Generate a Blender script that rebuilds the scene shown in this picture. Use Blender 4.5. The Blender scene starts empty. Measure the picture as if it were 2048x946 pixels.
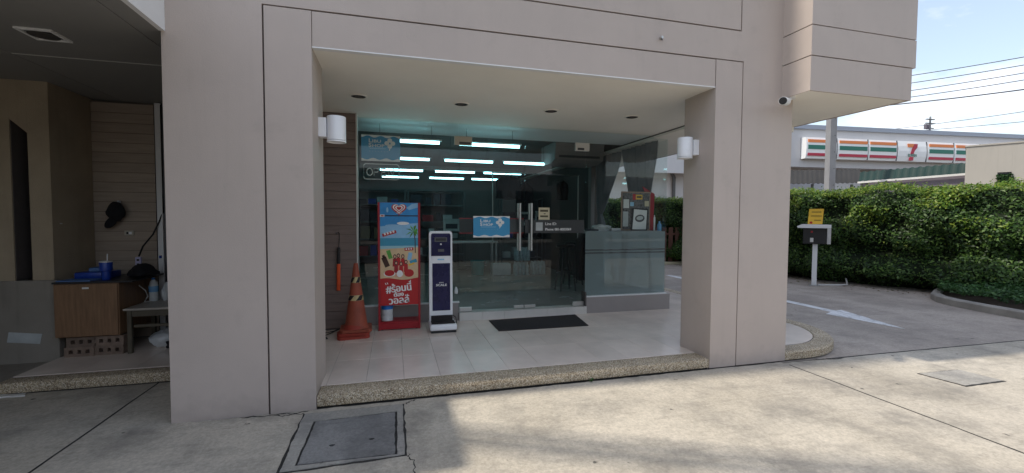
import bpy, bmesh, math, random
import numpy as np
from mathutils import Vector, Matrix

random.seed(7); rng = np.random.default_rng(11)
S = bpy.context.scene; COL = S.collection
R = math.radians

# ------------------------------------------------------------------ camera
cam_d = bpy.data.cameras.new("camera"); cam = bpy.data.objects.new("camera", cam_d); COL.objects.link(cam)
S.camera = cam
yaw, pitch, roll = R(15.184), R(-2.29), R(0.267)
fw = Vector((math.sin(yaw)*math.cos(pitch), math.cos(yaw)*math.cos(pitch), math.sin(pitch)))
r0 = Vector((math.cos(yaw), -math.sin(yaw), 0)); u0 = r0.cross(fw)
rr = r0*math.cos(roll) + u0*math.sin(roll); uu = u0*math.cos(roll) - r0*math.sin(roll)
mw = Matrix((rr, uu, -fw)).transposed().to_4x4(); mw.translation = Vector((0, 0, 1.3))
cam.matrix_world = mw
cam_d.sensor_width = 36; cam_d.lens = 868.6/2048*36; cam_d.clip_start = .05; cam_d.clip_end = 2000

# ------------------------------------------------------------------ sky, sun, exposure
SUN_EL = R(59.0)
sun_to = Vector((-math.cos(SUN_EL), .022, math.sin(SUN_EL))).normalized()
W = bpy.data.worlds.new("World"); S.world = W; W.use_nodes = True
nt = W.node_tree; nt.nodes.clear()
def N(t, tp, **kw):
    n = t.nodes.new(tp)
    for k, v in kw.items(): setattr(n, k, v)
    return n
wo = N(nt, 'ShaderNodeOutputWorld'); bg = N(nt, 'ShaderNodeBackground'); sky = N(nt, 'ShaderNodeTexSky')
sky.sky_type = 'NISHITA'; sky.sun_disc = False; sky.sun_elevation = SUN_EL; sky.sun_rotation = R(-88.7)
sky.air_density = 1.3; sky.dust_density = 1.1; sky.ozone_density = 1.2
bg.inputs['Strength'].default_value = .134
tc = N(nt, 'ShaderNodeTexCoord'); sep = N(nt, 'ShaderNodeSeparateXYZ'); nt.links.new(tc.outputs['Generated'], sep.inputs[0])
ad = N(nt, 'ShaderNodeMath', operation='ADD'); ad.inputs[1].default_value = .22; nt.links.new(sep.outputs['Z'], ad.inputs[0])
mx = N(nt, 'ShaderNodeMath', operation='MAXIMUM'); mx.inputs[1].default_value = .05; nt.links.new(ad.outputs[0], mx.inputs[0])
dvs = N(nt, 'ShaderNodeVectorMath', operation='DIVIDE'); nt.links.new(tc.outputs['Generated'], dvs.inputs[0])
cmb = N(nt, 'ShaderNodeCombineXYZ')
for k in range(3): nt.links.new(mx.outputs[0], cmb.inputs[k])
nt.links.new(cmb.outputs[0], dvs.inputs[1])
ns = N(nt, 'ShaderNodeTexNoise'); ns.inputs['Scale'].default_value = 1.7; ns.inputs['Detail'].default_value = 8; ns.inputs['Roughness'].default_value = .58
nt.links.new(dvs.outputs[0], ns.inputs['Vector'])
rp = N(nt, 'ShaderNodeValToRGB'); rp.color_ramp.elements[0].position = .46; rp.color_ramp.elements[1].position = .68
nt.links.new(ns.outputs['Fac'], rp.inputs[0])
mxc = N(nt, 'ShaderNodeMixRGB'); mxc.inputs[2].default_value = (7.7, 7.6, 7.9, 1)
cf = N(nt, 'ShaderNodeMath', operation='MULTIPLY_ADD'); cf.inputs[1].default_value = .60; cf.inputs[2].default_value = .17
nt.links.new(rp.outputs[0], cf.inputs[0]); nt.links.new(cf.outputs[0], mxc.inputs[0]); nt.links.new(sky.outputs[0], mxc.inputs[1])
nt.links.new(mxc.outputs[0], bg.inputs['Color']); nt.links.new(bg.outputs[0], wo.inputs['Surface'])
sd = bpy.data.lights.new("sun", 'SUN'); sd.energy = 2.35; sd.angle = R(1.5); sd.color = (1, .93, .82)
so = bpy.data.objects.new("sun", sd); COL.objects.link(so); so.rotation_euler = (-sun_to).to_track_quat('-Z', 'Y').to_euler(); so.location = sun_to*40
vs = S.view_settings; vs.view_transform = 'Standard'; vs.look = 'None'; vs.exposure = 0.64; vs.gamma = 1; vs.use_curve_mapping = False
S.cycles.use_denoising = True; S.cycles.max_bounces = 8; S.cycles.transparent_max_bounces = 12; S.cycles.caustics_reflective = False; S.cycles.caustics_refractive = False
S.cycles.sample_clamp_indirect = 6

# ------------------------------------------------------------------ materials
MATS = {}
def new_mat(name):
    m = bpy.data.materials.new(name); m.use_nodes = True; MATS[name] = m
    t = m.node_tree; b = t.nodes['Principled BSDF']; return m, t, b
def noise(t, scale, detail=4, rough=.55, vec=None):
    n = N(t, 'ShaderNodeTexNoise'); n.inputs['Scale'].default_value = scale; n.inputs['Detail'].default_value = detail; n.inputs['Roughness'].default_value = rough
    if vec: t.links.new(vec, n.inputs['Vector'])
    return n
def ramp(t, src, stops):
    r = N(t, 'ShaderNodeValToRGB'); e = r.color_ramp.elements
    while len(e) < len(stops): e.new(.5)
    for k, (p, c) in enumerate(stops):
        e[k].position = p; e[k].color = (*c, 1) if not isinstance(c, (int, float)) else (c, c, c, 1)
    t.links.new(src, r.inputs[0]); return r
def mixc(t, fac, a, b, mode='MIX'):
    m = N(t, 'ShaderNodeMixRGB', blend_type=mode)
    for k, s in ((0, fac), (1, a), (2, b)):
        if isinstance(s, (int, float)): m.inputs[k].default_value = s if k == 0 else (s, s, s, 1)
        elif isinstance(s, tuple): m.inputs[k].default_value = (*s, 1)
        else: t.links.new(s, m.inputs[k])
    return m.outputs[0]
def pos(t): return N(t, 'ShaderNodeNewGeometry').outputs['Position']
def bump(t, b, src, strength, dist=.01):
    n = N(t, 'ShaderNodeBump'); n.inputs['Strength'].default_value = strength; n.inputs['Distance'].default_value = dist
    t.links.new(src, n.inputs['Height']); t.links.new(n.outputs[0], b.inputs['Normal'])
def M(name, col=None, rough=.6, var=.08, scale=5, bmp=.0, bscale=80, metal=0, spec=.4, per=0, stretch=None, streak=0, grime=0):
    if name in MATS: return MATS[name]
    m, t, b = new_mat(name); p = pos(t)
    if stretch:
        mp = N(t, 'ShaderNodeMapping'); mp.inputs['Scale'].default_value = stretch; t.links.new(p, mp.inputs[0]); p = mp.outputs[0]
    n = noise(t, scale, 6, .6, p)
    lo = tuple(max(0, c*(1-var)) for c in col); hi = tuple(min(1, c*(1+var)) for c in col)
    c = ramp(t, n.outputs['Fac'], [(.3, lo), (.7, hi)]).outputs[0]
    if streak:
        mp2 = N(t, 'ShaderNodeMapping'); mp2.inputs['Scale'].default_value = (7, 7, .5); t.links.new(pos(t), mp2.inputs[0])
        sn = noise(t, 1.6, 6, .6, mp2.outputs[0]); sr = ramp(t, sn.outputs['Fac'], [(.52, 1.0), (.8, 1-streak)])
        c = mixc(t, 1.0, c, sr.outputs[0], 'MULTIPLY')
    if grime:   # splash dirt and blotches of its own shape
        g1 = ramp(t, noise(t, 3.5, 9, .7, pos(t)).outputs['Fac'], [(.56, 0.0), (.82, grime)]).outputs[0]; c = mixc(t, g1, c, tuple(x*.62 for x in col))
        sz = N(t, 'ShaderNodeSeparateXYZ'); t.links.new(pos(t), sz.inputs[0]); hz_ = N(t, 'ShaderNodeMath', operation='MULTIPLY_ADD'); hz_.inputs[1].default_value = .55; t.links.new(noise(t, 5, 7, .65, pos(t)).outputs['Fac'], hz_.inputs[0]); 
        ng = N(t, 'ShaderNodeMath', operation='MULTIPLY'); ng.inputs[1].default_value = -1.3; t.links.new(sz.outputs['Z'], ng.inputs[0]); t.links.new(ng.outputs[0], hz_.inputs[2])
        g2 = ramp(t, hz_.outputs[0], [(.20, 0.0), (.50, .5)]).outputs[0]; c = mixc(t, g2, c, tuple(x*.5 for x in col))
    if per:
        oi = N(t, 'ShaderNodeObjectInfo'); pr = ramp(t, oi.outputs['Random'], [(0, 1-per), (1, 1.0)]); c = mixc(t, 1.0, c, pr.outputs[0], 'MULTIPLY')
    t.links.new(c, b.inputs['Base Color'])
    rn = ramp(t, n.outputs['Fac'], [(.2, max(0, rough-.06)), (.8, min(1, rough+.06))]); t.links.new(rn.outputs[0], b.inputs['Roughness'])
    b.inputs['Metallic'].default_value = metal; b.inputs['Specular IOR Level'].default_value = spec
    if bmp: bump(t, b, noise(t, bscale, 5, .6, pos(t)).outputs['Fac'], bmp)
    return m

def concrete(name, lo, hi, dirt, dirt_amt=.6, spots=.5):
    m, t, b = new_mat(name); p = pos(t)
    c = ramp(t, noise(t, .9, 8, .62, p).outputs['Fac'], [(.32, lo), (.68, hi)]).outputs[0]
    f = ramp(t, noise(t, 46, 8, .78, p).outputs['Fac'], [(.3, .66), (.7, 1.18)]).outputs[0]
    c = mixc(t, 1.0, c, f, 'MULTIPLY')
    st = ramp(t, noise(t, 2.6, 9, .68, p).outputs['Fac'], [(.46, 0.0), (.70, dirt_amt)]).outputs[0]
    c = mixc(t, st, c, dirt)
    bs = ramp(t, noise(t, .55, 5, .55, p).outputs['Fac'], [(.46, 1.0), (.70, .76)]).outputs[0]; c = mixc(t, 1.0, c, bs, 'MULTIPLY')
    mp = N(t, 'ShaderNodeMapping'); mp.inputs['Scale'].default_value = (1.2, 9, 1); mp.inputs['Rotation'].default_value = (0, 0, .35); t.links.new(p, mp.inputs[0])
    sk = ramp(t, noise(t, 2.2, 7, .6, mp.outputs[0]).outputs['Fac'], [(.55, 1.0), (.78, .78)]).outputs[0]
    c = mixc(t, 1.0, c, sk, 'MULTIPLY')
    # trodden-in gum and oil spots
    ds = noise(t, 30, 2, .5, p); va = N(t, 'ShaderNodeVectorMath', operation='SCALE'); va.inputs['Scale'].default_value = .05; t.links.new(ds.outputs['Color'], va.inputs[0])
    vb = N(t, 'ShaderNodeVectorMath', operation='ADD'); t.links.new(p, vb.inputs[0]); t.links.new(va.outputs[0], vb.inputs[1])
    v = N(t, 'ShaderNodeTexVoronoi'); v.inputs['Scale'].default_value = 3.6; t.links.new(vb.outputs[0], v.inputs['Vector'])
    sp = ramp(t, v.outputs['Distance'], [(.045, min(1, spots*1.7)), (.065, 0.0)]).outputs[0]
    c = mixc(t, sp, c, tuple(x*.35 for x in dirt))
    v2 = N(t, 'ShaderNodeTexVoronoi'); v2.inputs['Scale'].default_value = 11; t.links.new(vb.outputs[0], v2.inputs['Vector'])
    sp2 = ramp(t, v2.outputs['Distance'], [(.04, spots*.6), (.07, 0.0)]).outputs[0]
    c = mixc(t, sp2, c, tuple(min(1, x*1.3) for x in hi))
    t.links.new(c, b.inputs['Base Color']); b.inputs['Roughness'].default_value = .82; b.inputs['Specular IOR Level'].default_value = .3
    bump(t, b, mixc(t, .5, noise(t, 70, 6, .7, p).outputs['Fac'], noise(t, 9, 5, .6, p).outputs['Fac']), .35, .008)
    return m
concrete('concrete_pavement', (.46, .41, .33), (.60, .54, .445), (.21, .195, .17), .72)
concrete('concrete_driveway', (.39, .335, .285), (.50, .435, .37), (.21, .185, .165), .6)
concrete('concrete_cover', (.21, .205, .20), (.34, .33, .31), (.10, .098, .095), .8, .3)
concrete('concrete_frame', (.34, .32, .28), (.46, .43, .38), (.17, .165, .16), .7, .2)
M('dirt_dark', (.035, .033, .03), .9, .3, 20, .3)
M('soil', (.08, .06, .045), .95, .3, 8, .4)
M('asphalt', (.05, .05, .052), .85, .2, 3, .3)

def aggregate(name):
    m, t, b = new_mat(name); p = pos(t)
    v = N(t, 'ShaderNodeTexVoronoi'); v.inputs['Scale'].default_value = 150; t.links.new(p, v.inputs['Vector'])
    c = ramp(t, N_sep(t, v.outputs['Color']), [(0, (.22, .155, .095)), (.35, (.52, .41, .265)), (.7, (.68, .56, .395)), (1, (.86, .77, .61))]).outputs[0]
    d = ramp(t, v.outputs['Distance'], [(.35, 1.0), (.8, .5)]).outputs[0]
    c = mixc(t, 1.0, c, d, 'MULTIPLY')
    st = ramp(t, noise(t, 3, 6, .6, p).outputs['Fac'], [(.4, 1.0), (.75, .7)]).outputs[0]
    c = mixc(t, 1.0, c, st, 'MULTIPLY')
    t.links.new(c, b.inputs['Base Color']); b.inputs['Roughness'].default_value = .75
    bump(t, b, d, .6, .004); return m
def N_sep(t, s):
    x = N(t, 'ShaderNodeSeparateColor'); t.links.new(s, x.inputs[0]); return x.outputs[0]
aggregate('aggregate')

M('facade_paint', (.488, .415, .368), .62, .07, .9, .16, 160, streak=.05, grime=.35)
M('facade_joint', (.10, .085, .08), .9, .1, 10)
M('soffit_cream', (.88, .85, .775), .7, .05, 1.0, .04, 60)
M('porch_tile', (.78, .67, .58), .21, .10, 2.2, 0, per=.08, spec=.5)
M('grout', (.38, .34, .31), .9, .1, 20)
M('step_tile', (.62, .60, .56), .35, .05, 5)
M('siding_brown', (.215, .165, .145), .6, .12, 4, .15, 90, per=.06, stretch=(1, 6, 9))
M('siding_tan', (.40, .325, .26), .6, .10, 4, .15, 90, per=.06, stretch=(1, 6, 9))
M('stucco_tan', (.40, .325, .23), .85, .10, 3, .5, 120, streak=.15)
M('stucco_grey', (.26, .235, .20), .85, .12, 2, .4, 90, streak=.2)
M('canopy_grey', (.26, .255, .245), .6, .05, 1.2)
M('white_paint', (.80, .80, .80), .45, .03, 4)
M('white_plastic', (.82, .83, .85), .3, .02, 6, spec=.5)
M('off_white', (.62, .61, .58), .6, .05, 3)
M('cream_metal', (.50, .46, .38), .5, .06, 12)
M('steel', (.55, .55, .53), .42, .05, 30, metal=.85)
M('steel_dark', (.10, .10, .105), .4, .1, 20, metal=.6)
M('black_matte', (.018, .018, .02), .7, .2, 20)
M('black_plastic', (.02, .02, .022), .35, .1, 20)
M('rubber_mat', (.028, .024, .024), .9, .25, 120, .5, 300)
M('plinth_tile', (.30, .275, .265), .4, .06, 2)
M('cone_orange', (.32, .075, .042), .6, .16, 9, .1, 40, streak=.3)
M('cone_base_red', (.33, .045, .028), .6, .15, 9)
M('tape_yellow', (.52, .43, .22), .5, .15, 20)
M('wand_orange', (.85, .11, .03), .35, .05, 20)
M('sign_red', (.46, .018, .022), .35, .06, 5)
M('sign_red_deep', (.33, .014, .022), .4, .08, 6)
M('sign_sky', (.035, .27, .62), .35, .12, 6)
M('sign_sky_pale', (.27, .52, .76), .35, .1, 9)
M('sign_sea', (.05, .30, .46), .35, .1, 20, stretch=(1, 1, 8))
M('sign_sea_pale', (.32, .58, .66), .35, .1, 20, stretch=(1, 1, 8))
M('sign_sand', (.68, .50, .30), .4, .1, 14)
M('sign_white', (.85, .85, .84), .35, .02, 10)
M('sign_skin', (.70, .40, .28), .4, .1, 30)
M('sign_hair', (.035, .02, .018), .5, .1, 30)
M('sign_green', (.10, .36, .06), .4, .15, 30)
M('sign_palm', (.06, .22, .03), .4, .3, 60)
M('sign_choc', (.055, .022, .014), .4, .1, 30)
M('sign_yellow', (.78, .48, .05), .4, .05, 10)
M('sign_text_dark', (.10, .07, .02), .5, .05, 10)
M('navy_gloss', (.014, .013, .065), .28, .3, 4, spec=.3)
M('poster_blue', (.055, .33, .60), .4, .04, 6)
M('poster_pale', (.30, .56, .76), .4, .04, 6)
M('sticker_cream', (.58, .52, .36), .5, .05, 10)
M('sticker_dark', (.09, .075, .045), .5, .05, 10)
M('band_red', (.34, .03, .04), .4, .05, 10)
M('neon_off', (.85, .86, .84), .3, .05, 10)
M('cabinet_wood', (.23, .13, .07), .45, .25, 3, .05, 60, stretch=(14, 14, 1.2))
M('table_top', (.42, .38, .33), .35, .08, 8)
M('table_leg_wood', (.10, .085, .06), .5, .15, 12)
M('clay_block', (.24, .175, .135), .9, .2, 14, .5, 90, per=.25)
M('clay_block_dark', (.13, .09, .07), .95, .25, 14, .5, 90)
M('blue_plastic', (.012, .05, .32), .3, .1, 12, spec=.5)
M('cloth_blue', (.10, .19, .40), .8, .1, 12)
M('cloth_black', (.012, .012, .015), .9, .3, 20, .2)
M('paper', (.72, .73, .72), .7, .04, 14)
M('paper_grey', (.46, .49, .49), .6, .12, 9, .2, 12)
M('strip_lilac', (.50, .47, .66), .4, .04, 12)
M('clear_plastic_blue', (.16, .36, .60), .25, .1, 20)
M('bag_white', (.62, .64, .64), .35, .08, 8, .4, 14)
M('jar_plastic', (.55, .58, .58), .25, .06, 20)
M('lid_blue', (.02, .17, .55), .35, .05, 12)
M('curtain_grey', (.24, .26, .285), .9, .12, 6)
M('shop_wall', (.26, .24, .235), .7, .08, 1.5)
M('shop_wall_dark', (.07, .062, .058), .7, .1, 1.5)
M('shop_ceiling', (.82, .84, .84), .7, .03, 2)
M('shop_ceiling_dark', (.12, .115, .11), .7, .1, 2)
M('shop_floor_tile', (.30, .28, .26), .25, .06, 2)
M('counter_grey', (.30, .31, .31), .5, .06, 5)
M('shelf_metal', (.16, .16, .165), .5, .1, 8)
M('carton', (.26, .19, .12), .8, .12, 8)
M('box_white', (.55, .56, .57), .6, .08, 8)
M('box_dark', (.05, .055, .075), .6, .2, 8, per=.4)
M('teal_plastic', (.06, .30, .30), .4, .06, 12)
M('bottle_water', (.42, .50, .53), .2, .2, 22)
M('board_brown', (.32, .22, .16), .5, .15, 8)
M('board_dark', (.13, .125, .125), .3, .75, 34)
M('store_wall', (.54, .53, .535), .7, .03, .6, streak=.06)
M('store_wall_grey', (.47, .475, .49), .7, .03, .6)
M('store_cap', (.34, .38, .45), .5, .05, 2)
M('stripe_orange', (.80, .24, .07), .45, .03, 4)
M('stripe_green', (.015, .16, .115), .45, .05, 4)
M('stripe_red', (.44, .02, .055), .45, .05, 4)
M('roof_green', (.004, .030, .024), .5, .1, 2)
M('roof_grey', (.07, .065, .06), .6, .15, 2)
M('gutter_mauve', (.15, .13, .155), .6, .1, 2)
M('beige_wall', (.44, .41, .36), .85, .04, .8, .1, 60, streak=.08)
M('concrete_pole', (.25, .25, .255), .85, .1, 3, .3, 40)
M('cable_black', (.02, .02, .022), .7, .1, 10)
M('cable_grey', (.10, .10, .115), .6, .1, 10)
M('fence_brown', (.14, .065, .045), .7, .15, 6, .2, 40, stretch=(8, 8, 1))
def worn_paint(name, paint, under):
    m, t, b = new_mat(name); p = pos(t); f = ramp(t, noise(t, 9, 9, .72, p).outputs['Fac'], [(.34, 1.0), (.47, .0)]).outputs[0]
    mp = N(t, 'ShaderNodeMapping'); mp.inputs['Scale'].default_value = (14, 1.5, 1); t.links.new(p, mp.inputs[0]); g2 = ramp(t, noise(t, 2, 6, .6, mp.outputs[0]).outputs['Fac'], [(.36, .8), (.52, 0.0)]).outputs[0]
    t.links.new(mixc(t, f, mixc(t, g2, paint, under), under), b.inputs['Base Color']); b.inputs['Roughness'].default_value = .75; bump(t, b, noise(t, 60, 5, .6, p).outputs['Fac'], .3)
worn_paint('road_white', (.78, .78, .78), (.34, .32, .30))
M('kerb_concrete', (.30, .28, .25), .9, .2, 4, .4, 60)
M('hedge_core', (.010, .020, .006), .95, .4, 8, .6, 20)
M('bark', (.10, .075, .05), .9, .2, 10, .5, 40)
M('opposite_wall', (.40, .38, .36), .8, .1, .7)
M('opposite_dark', (.05, .052, .058), .4, .2, 1.5)

def leaf_mat(name, stops):
    m, t, b = new_mat(name); g = N(t, 'ShaderNodeNewGeometry')
    c = ramp(t, g.outputs['Random Per Island'], stops).outputs[0]
    cl = ramp(t, noise(t, 2.2, 4, .6, g.outputs['Position']).outputs['Fac'], [(.3, .62), (.7, 1.15)]).outputs[0]
    c = mixc(t, 1.0, c, cl, 'MULTIPLY')
    t.links.new(c, b.inputs['Base Color']); b.inputs['Roughness'].default_value = .45; b.inputs['Specular IOR Level'].default_value = .35
    tr = N(t, 'ShaderNodeBsdfTranslucent'); t.links.new(c, tr.inputs['Color']); ms = N(t, 'ShaderNodeMixShader'); ms.inputs[0].default_value = .28
    t.links.new(b.outputs[0], ms.inputs[1]); t.links.new(tr.outputs[0], ms.inputs[2]); t.links.new(ms.outputs[0], t.nodes['Material Output'].inputs[0]); return m
leaf_mat('leaf_dark', [(0, (.018, .046, .012)), (.5, (.052, .118, .025)), (1, (.14, .24, .05))])
leaf_mat('leaf_bright', [(0, (.07, .16, .02)), (.6, (.16, .27, .03)), (1, (.30, .36, .05))])
leaf_mat('leaf_cover', [(0, (.02, .06, .018)), (.6, (.05, .13, .035)), (1, (.10, .20, .06))])

def glass(name, tint, refl=.9):
    m, t, b = new_mat(name); t.nodes.remove(b)
    tr = N(t, 'ShaderNodeBsdfTransparent'); tr.inputs[0].default_value = (*tint, 1)
    gl = N(t, 'ShaderNodeBsdfGlossy'); gl.inputs['Roughness'].default_value = .0; gl.inputs['Color'].default_value = (refl, refl, refl, 1)
    fr = N(t, 'ShaderNodeFresnel'); fr.inputs['IOR'].default_value = 1.5
    ge = N(t, 'ShaderNodeNewGeometry'); inv = N(t, 'ShaderNodeMath', operation='SUBTRACT'); inv.inputs[0].default_value = 1; t.links.new(ge.outputs['Backfacing'], inv.inputs[1])
    ml = N(t, 'ShaderNodeMath', operation='MULTIPLY'); t.links.new(fr.outputs[0], ml.inputs[0]); t.links.new(inv.outputs[0], ml.inputs[1])   # one reflection per pane
    ms = N(t, 'ShaderNodeMixShader'); t.links.new(ml.outputs[0], ms.inputs[0]); t.links.new(tr.outputs[0], ms.inputs[1]); t.links.new(gl.outputs[0], ms.inputs[2])
    t.links.new(ms.outputs[0], t.nodes['Material Output'].inputs[0]); return m
glass('shop_glass', (.935, .96, .957))
def film(name, col, trans, tint):
    m, t, b = new_mat(name); b.inputs['Base Color'].default_value = (*col, 1); b.inputs['Roughness'].default_value = .35
    tl = N(t, 'ShaderNodeBsdfTranslucent'); tl.inputs[0].default_value = (*col, 1)
    tr = N(t, 'ShaderNodeBsdfTransparent'); tr.inputs[0].default_value = (*tint, 1)
    m1 = N(t, 'ShaderNodeMixShader'); m1.inputs[0].default_value = .5; t.links.new(b.outputs[0], m1.inputs[1]); t.links.new(tl.outputs[0], m1.inputs[2])
    m2 = N(t, 'ShaderNodeMixShader'); m2.inputs[0].default_value = trans; t.links.new(m1.outputs[0], m2.inputs[1]); t.links.new(tr.outputs[0], m2.inputs[2])
    t.links.new(m2.outputs[0], t.nodes['Material Output'].inputs[0]); return m
film('frosted_film', (.60, .65, .66), .52, (.80, .86, .86))
film('grey_film', (.16, .165, .17), .30, (.6, .6, .6))
def emit(name, col, st):
    m, t, b = new_mat(name); b.inputs['Base Color'].default_value = (*col, 1); b.inputs['Emission Color'].default_value = (*col, 1); b.inputs['Emission Strength'].default_value = st; return m
emit('tube_light', (.40, .88, .95), 4.4)

# ------------------------------------------------------------------ builders
WL = {}
class MB:
    def __init__(s): s.v = []; s.f = []
    def add(s, vs, fs):
        o = len(s.v); s.v += [tuple(v) for v in vs]; s.f += [tuple(i+o for i in f) for f in fs]; return s
    def box(s, x0, x1, y0, y1, z0, z1, bev=0, seg=2):
        if not bev:
            return s.add([(x0,y0,z0),(x1,y0,z0),(x1,y1,z0),(x0,y1,z0),(x0,y0,z1),(x1,y0,z1),(x1,y1,z1),(x0,y1,z1)],
                         [(0,3,2,1),(4,5,6,7),(0,1,5,4),(1,2,6,5),(2,3,7,6),(3,0,4,7)])
        bm = bmesh.new(); bmesh.ops.create_cube(bm, size=1)
        for v in bm.verts: v.co = ((x0+x1)/2+v.co.x*(x1-x0), (y0+y1)/2+v.co.y*(y1-y0), (z0+z1)/2+v.co.z*(z1-z0))
        bmesh.ops.bevel(bm, geom=bm.edges[:], offset=bev, segments=seg, affect='EDGES', profile=.5)
        bm.verts.index_update(); s.add([v.co for v in bm.verts], [[v.index for v in f.verts] for f in bm.faces]); bm.free(); return s
    def prism(s, pts, ax, a, b):
        n = len(pts)
        def P(p, t): return (p[0], t, p[1]) if ax == 'y' else ((t, p[0], p[1]) if ax == 'x' else (p[0], p[1], t))
        return s.add([P(p, a) for p in pts]+[P(p, b) for p in pts], [tuple(range(n))[::-1], tuple(range(n, 2*n))]+[(i, (i+1) % n, n+(i+1) % n, n+i) for i in range(n)])
    def flat(s, pts, y): return s.add([(p[0], y, p[1]) for p in pts], [tuple(range(len(pts)))])
    def cyl(s, p0, p1, ra, rb=None, n=16, cap=True):
        rb = ra if rb is None else rb; p0 = Vector(p0); p1 = Vector(p1); d = (p1-p0).normalized(); a = d.orthogonal().normalized(); b = d.cross(a)
        vs = [p0+ra*(a*math.cos(2*math.pi*k/n)+b*math.sin(2*math.pi*k/n)) for k in range(n)]+[p1+rb*(a*math.cos(2*math.pi*k/n)+b*math.sin(2*math.pi*k/n)) for k in range(n)]
        fs = [(k, (k+1) % n, n+(k+1) % n, n+k) for k in range(n)]
        if cap: fs += [tuple(range(n))[::-1], tuple(range(n, 2*n))]
        return s.add(vs, fs)
    def tube(s, path, r, n=8):
        path = [Vector(p) for p in path]; rings = []
        up = Vector((0, 0, 1))
        for i, p in enumerate(path):
            d = (path[min(i+1, len(path)-1)]-path[max(i-1, 0)]).normalized()
            a = d.cross(up); a = a.normalized() if a.length > 1e-3 else d.orthogonal().normalized(); b = d.cross(a)
            rings.append([p+r*(a*math.cos(2*math.pi*k/n)+b*math.sin(2*math.pi*k/n)) for k in range(n)])
        vs = [v for q in rings for v in q]; fs = []
        for i in range(len(path)-1): fs += [(i*n+k, i*n+(k+1) % n, (i+1)*n+(k+1) % n, (i+1)*n+k) for k in range(n)]
        fs += [tuple(range(n))[::-1], tuple(range((len(path)-1)*n, len(path)*n))]
        return s.add(vs, fs)
    def lathe(s, prof, cx, cy, n=24):
        vs = [(cx+r*math.cos(2*math.pi*k/n), cy+r*math.sin(2*math.pi*k/n), z) for r, z in prof for k in range(n)]
        fs = [(i*n+k, i*n+(k+1) % n, (i+1)*n+(k+1) % n, (i+1)*n+k) for i in range(len(prof)-1) for k in range(n)]
        fs += [tuple(range(n))[::-1], tuple(range((len(prof)-1)*n, len(prof)*n))]
        return s.add(vs, fs)
    def sweep(s, path, w0, w1, z0, z1, bev=.02):
        """kerb along a path in plan: from w0 to w1 to the left of travel"""
        P = [Vector((p[0], p[1], 0)) for p in path]; prof = [(w0, z0), (w0, z1-bev), (w0+bev, z1), (w1-bev, z1), (w1, z1-bev), (w1, z0)]; n = len(prof); vs = []
        for i, p in enumerate(P):
            d = (P[min(i+1, len(P)-1)]-P[max(i-1, 0)]).normalized(); nn = Vector((-d.y, d.x, 0))
            vs += [p+nn*w+Vector((0, 0, z)) for w, z in prof]
        fs = [(i*n+k, i*n+(k+1) % n, (i+1)*n+(k+1) % n, (i+1)*n+k) for i in range(len(P)-1) for k in range(n)]
        fs += [tuple(range(n))[::-1], tuple(range((len(P)-1)*n, len(P)*n))]
        return s.add(vs, fs)
    def mesh(s, name, off=(0, 0, 0), smooth=False):
        me = bpy.data.meshes.new(name); me.from_pydata([(v[0]-off[0], v[1]-off[1], v[2]-off[2]) for v in s.v], [], s.f)
        bm = bmesh.new(); bm.from_mesh(me); bmesh.ops.recalc_face_normals(bm, faces=bm.faces[:]); bm.to_mesh(me); bm.free()
        if smooth:
            me.polygons.foreach_set('use_smooth', [True]*len(me.polygons)); me.set_sharp_from_angle(angle=R(35))
        return me
    def build(s, name, mat, parent=None, smooth=False, local=False):
        if parent is None:
            a = np.array(s.v); off = ((a[:, 0].min()+a[:, 0].max())/2, (a[:, 1].min()+a[:, 1].max())/2, a[:, 2].min())
        else: off = (0, 0, 0) if local else WL.get(parent, (0, 0, 0))
        me = s.mesh(name, off, smooth); me.materials.append(MATS[mat]); o = bpy.data.objects.new(name, me); COL.objects.link(o)
        if parent is None: o.location = off; WL[o] = off
        else: o.parent = parent; WL[o] = WL.get(parent, (0, 0, 0)) if not local else (0, 0, 0)
        return o
def tag(o, label=None, cat=None, group=None, kind=None):
    for k, v in (('label', label), ('category', cat), ('group', group), ('kind', kind)):
        if v: o[k] = v
    return o
def thing(name, label, cat, loc=(0, 0, 0), rz=0, group=None):
    o = bpy.data.objects.new(name, None); COL.objects.link(o); o.location = loc; o.rotation_euler = (0, 0, rz); o.empty_display_size = .1
    WL[o] = tuple(loc); return tag(o, label, cat, group)
def struct(o, label=None): o['kind'] = 'structure'; return tag(o, label) if label else o
def box(name, mat, parent, *a, bev=0, local=False, smooth=False): return MB().box(*a, bev=bev).build(name, mat, parent, local=local, smooth=smooth)
def inst(src, loc, parent=None):
    o = bpy.data.objects.new(src.name.split('.')[0], src.data); COL.objects.link(o); o.location = loc
    if parent: o.parent = parent
    return o
def text(name, body, size, x, y, z, mat, parent, align='LEFT', off=0, sx=1, shear=0, local=False, rot=0, depth=.0008):
    """writing facing -Y, baseline at (x, z)"""
    c = bpy.data.curves.new(name, 'FONT'); c.body = body; c.size = size; c.align_x = align; c.offset = off*size; c.shear = shear; c.extrude = depth; c.resolution_u = 3
    o = bpy.data.objects.new(name, c); COL.objects.link(o)
    dg = bpy.context.evaluated_depsgraph_get(); me = bpy.data.meshes.new_from_object(o.evaluated_get(dg)); bpy.data.objects.remove(o); bpy.data.curves.remove(c)
    L = (0, 0, 0) if local else WL.get(parent, (0, 0, 0)); cr, sr = math.cos(rot), math.sin(rot)
    for v in me.vertices:
        a, b, d = v.co.x*sx, v.co.y, v.co.z
        v.co = (x+a*cr-b*sr-L[0], y-d-L[1], z+a*sr+b*cr-L[2])
    me.name = name; me.materials.clear(); me.materials.append(MATS[mat]); q = bpy.data.objects.new(name, me); COL.objects.link(q); q.parent = parent
    return q
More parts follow.
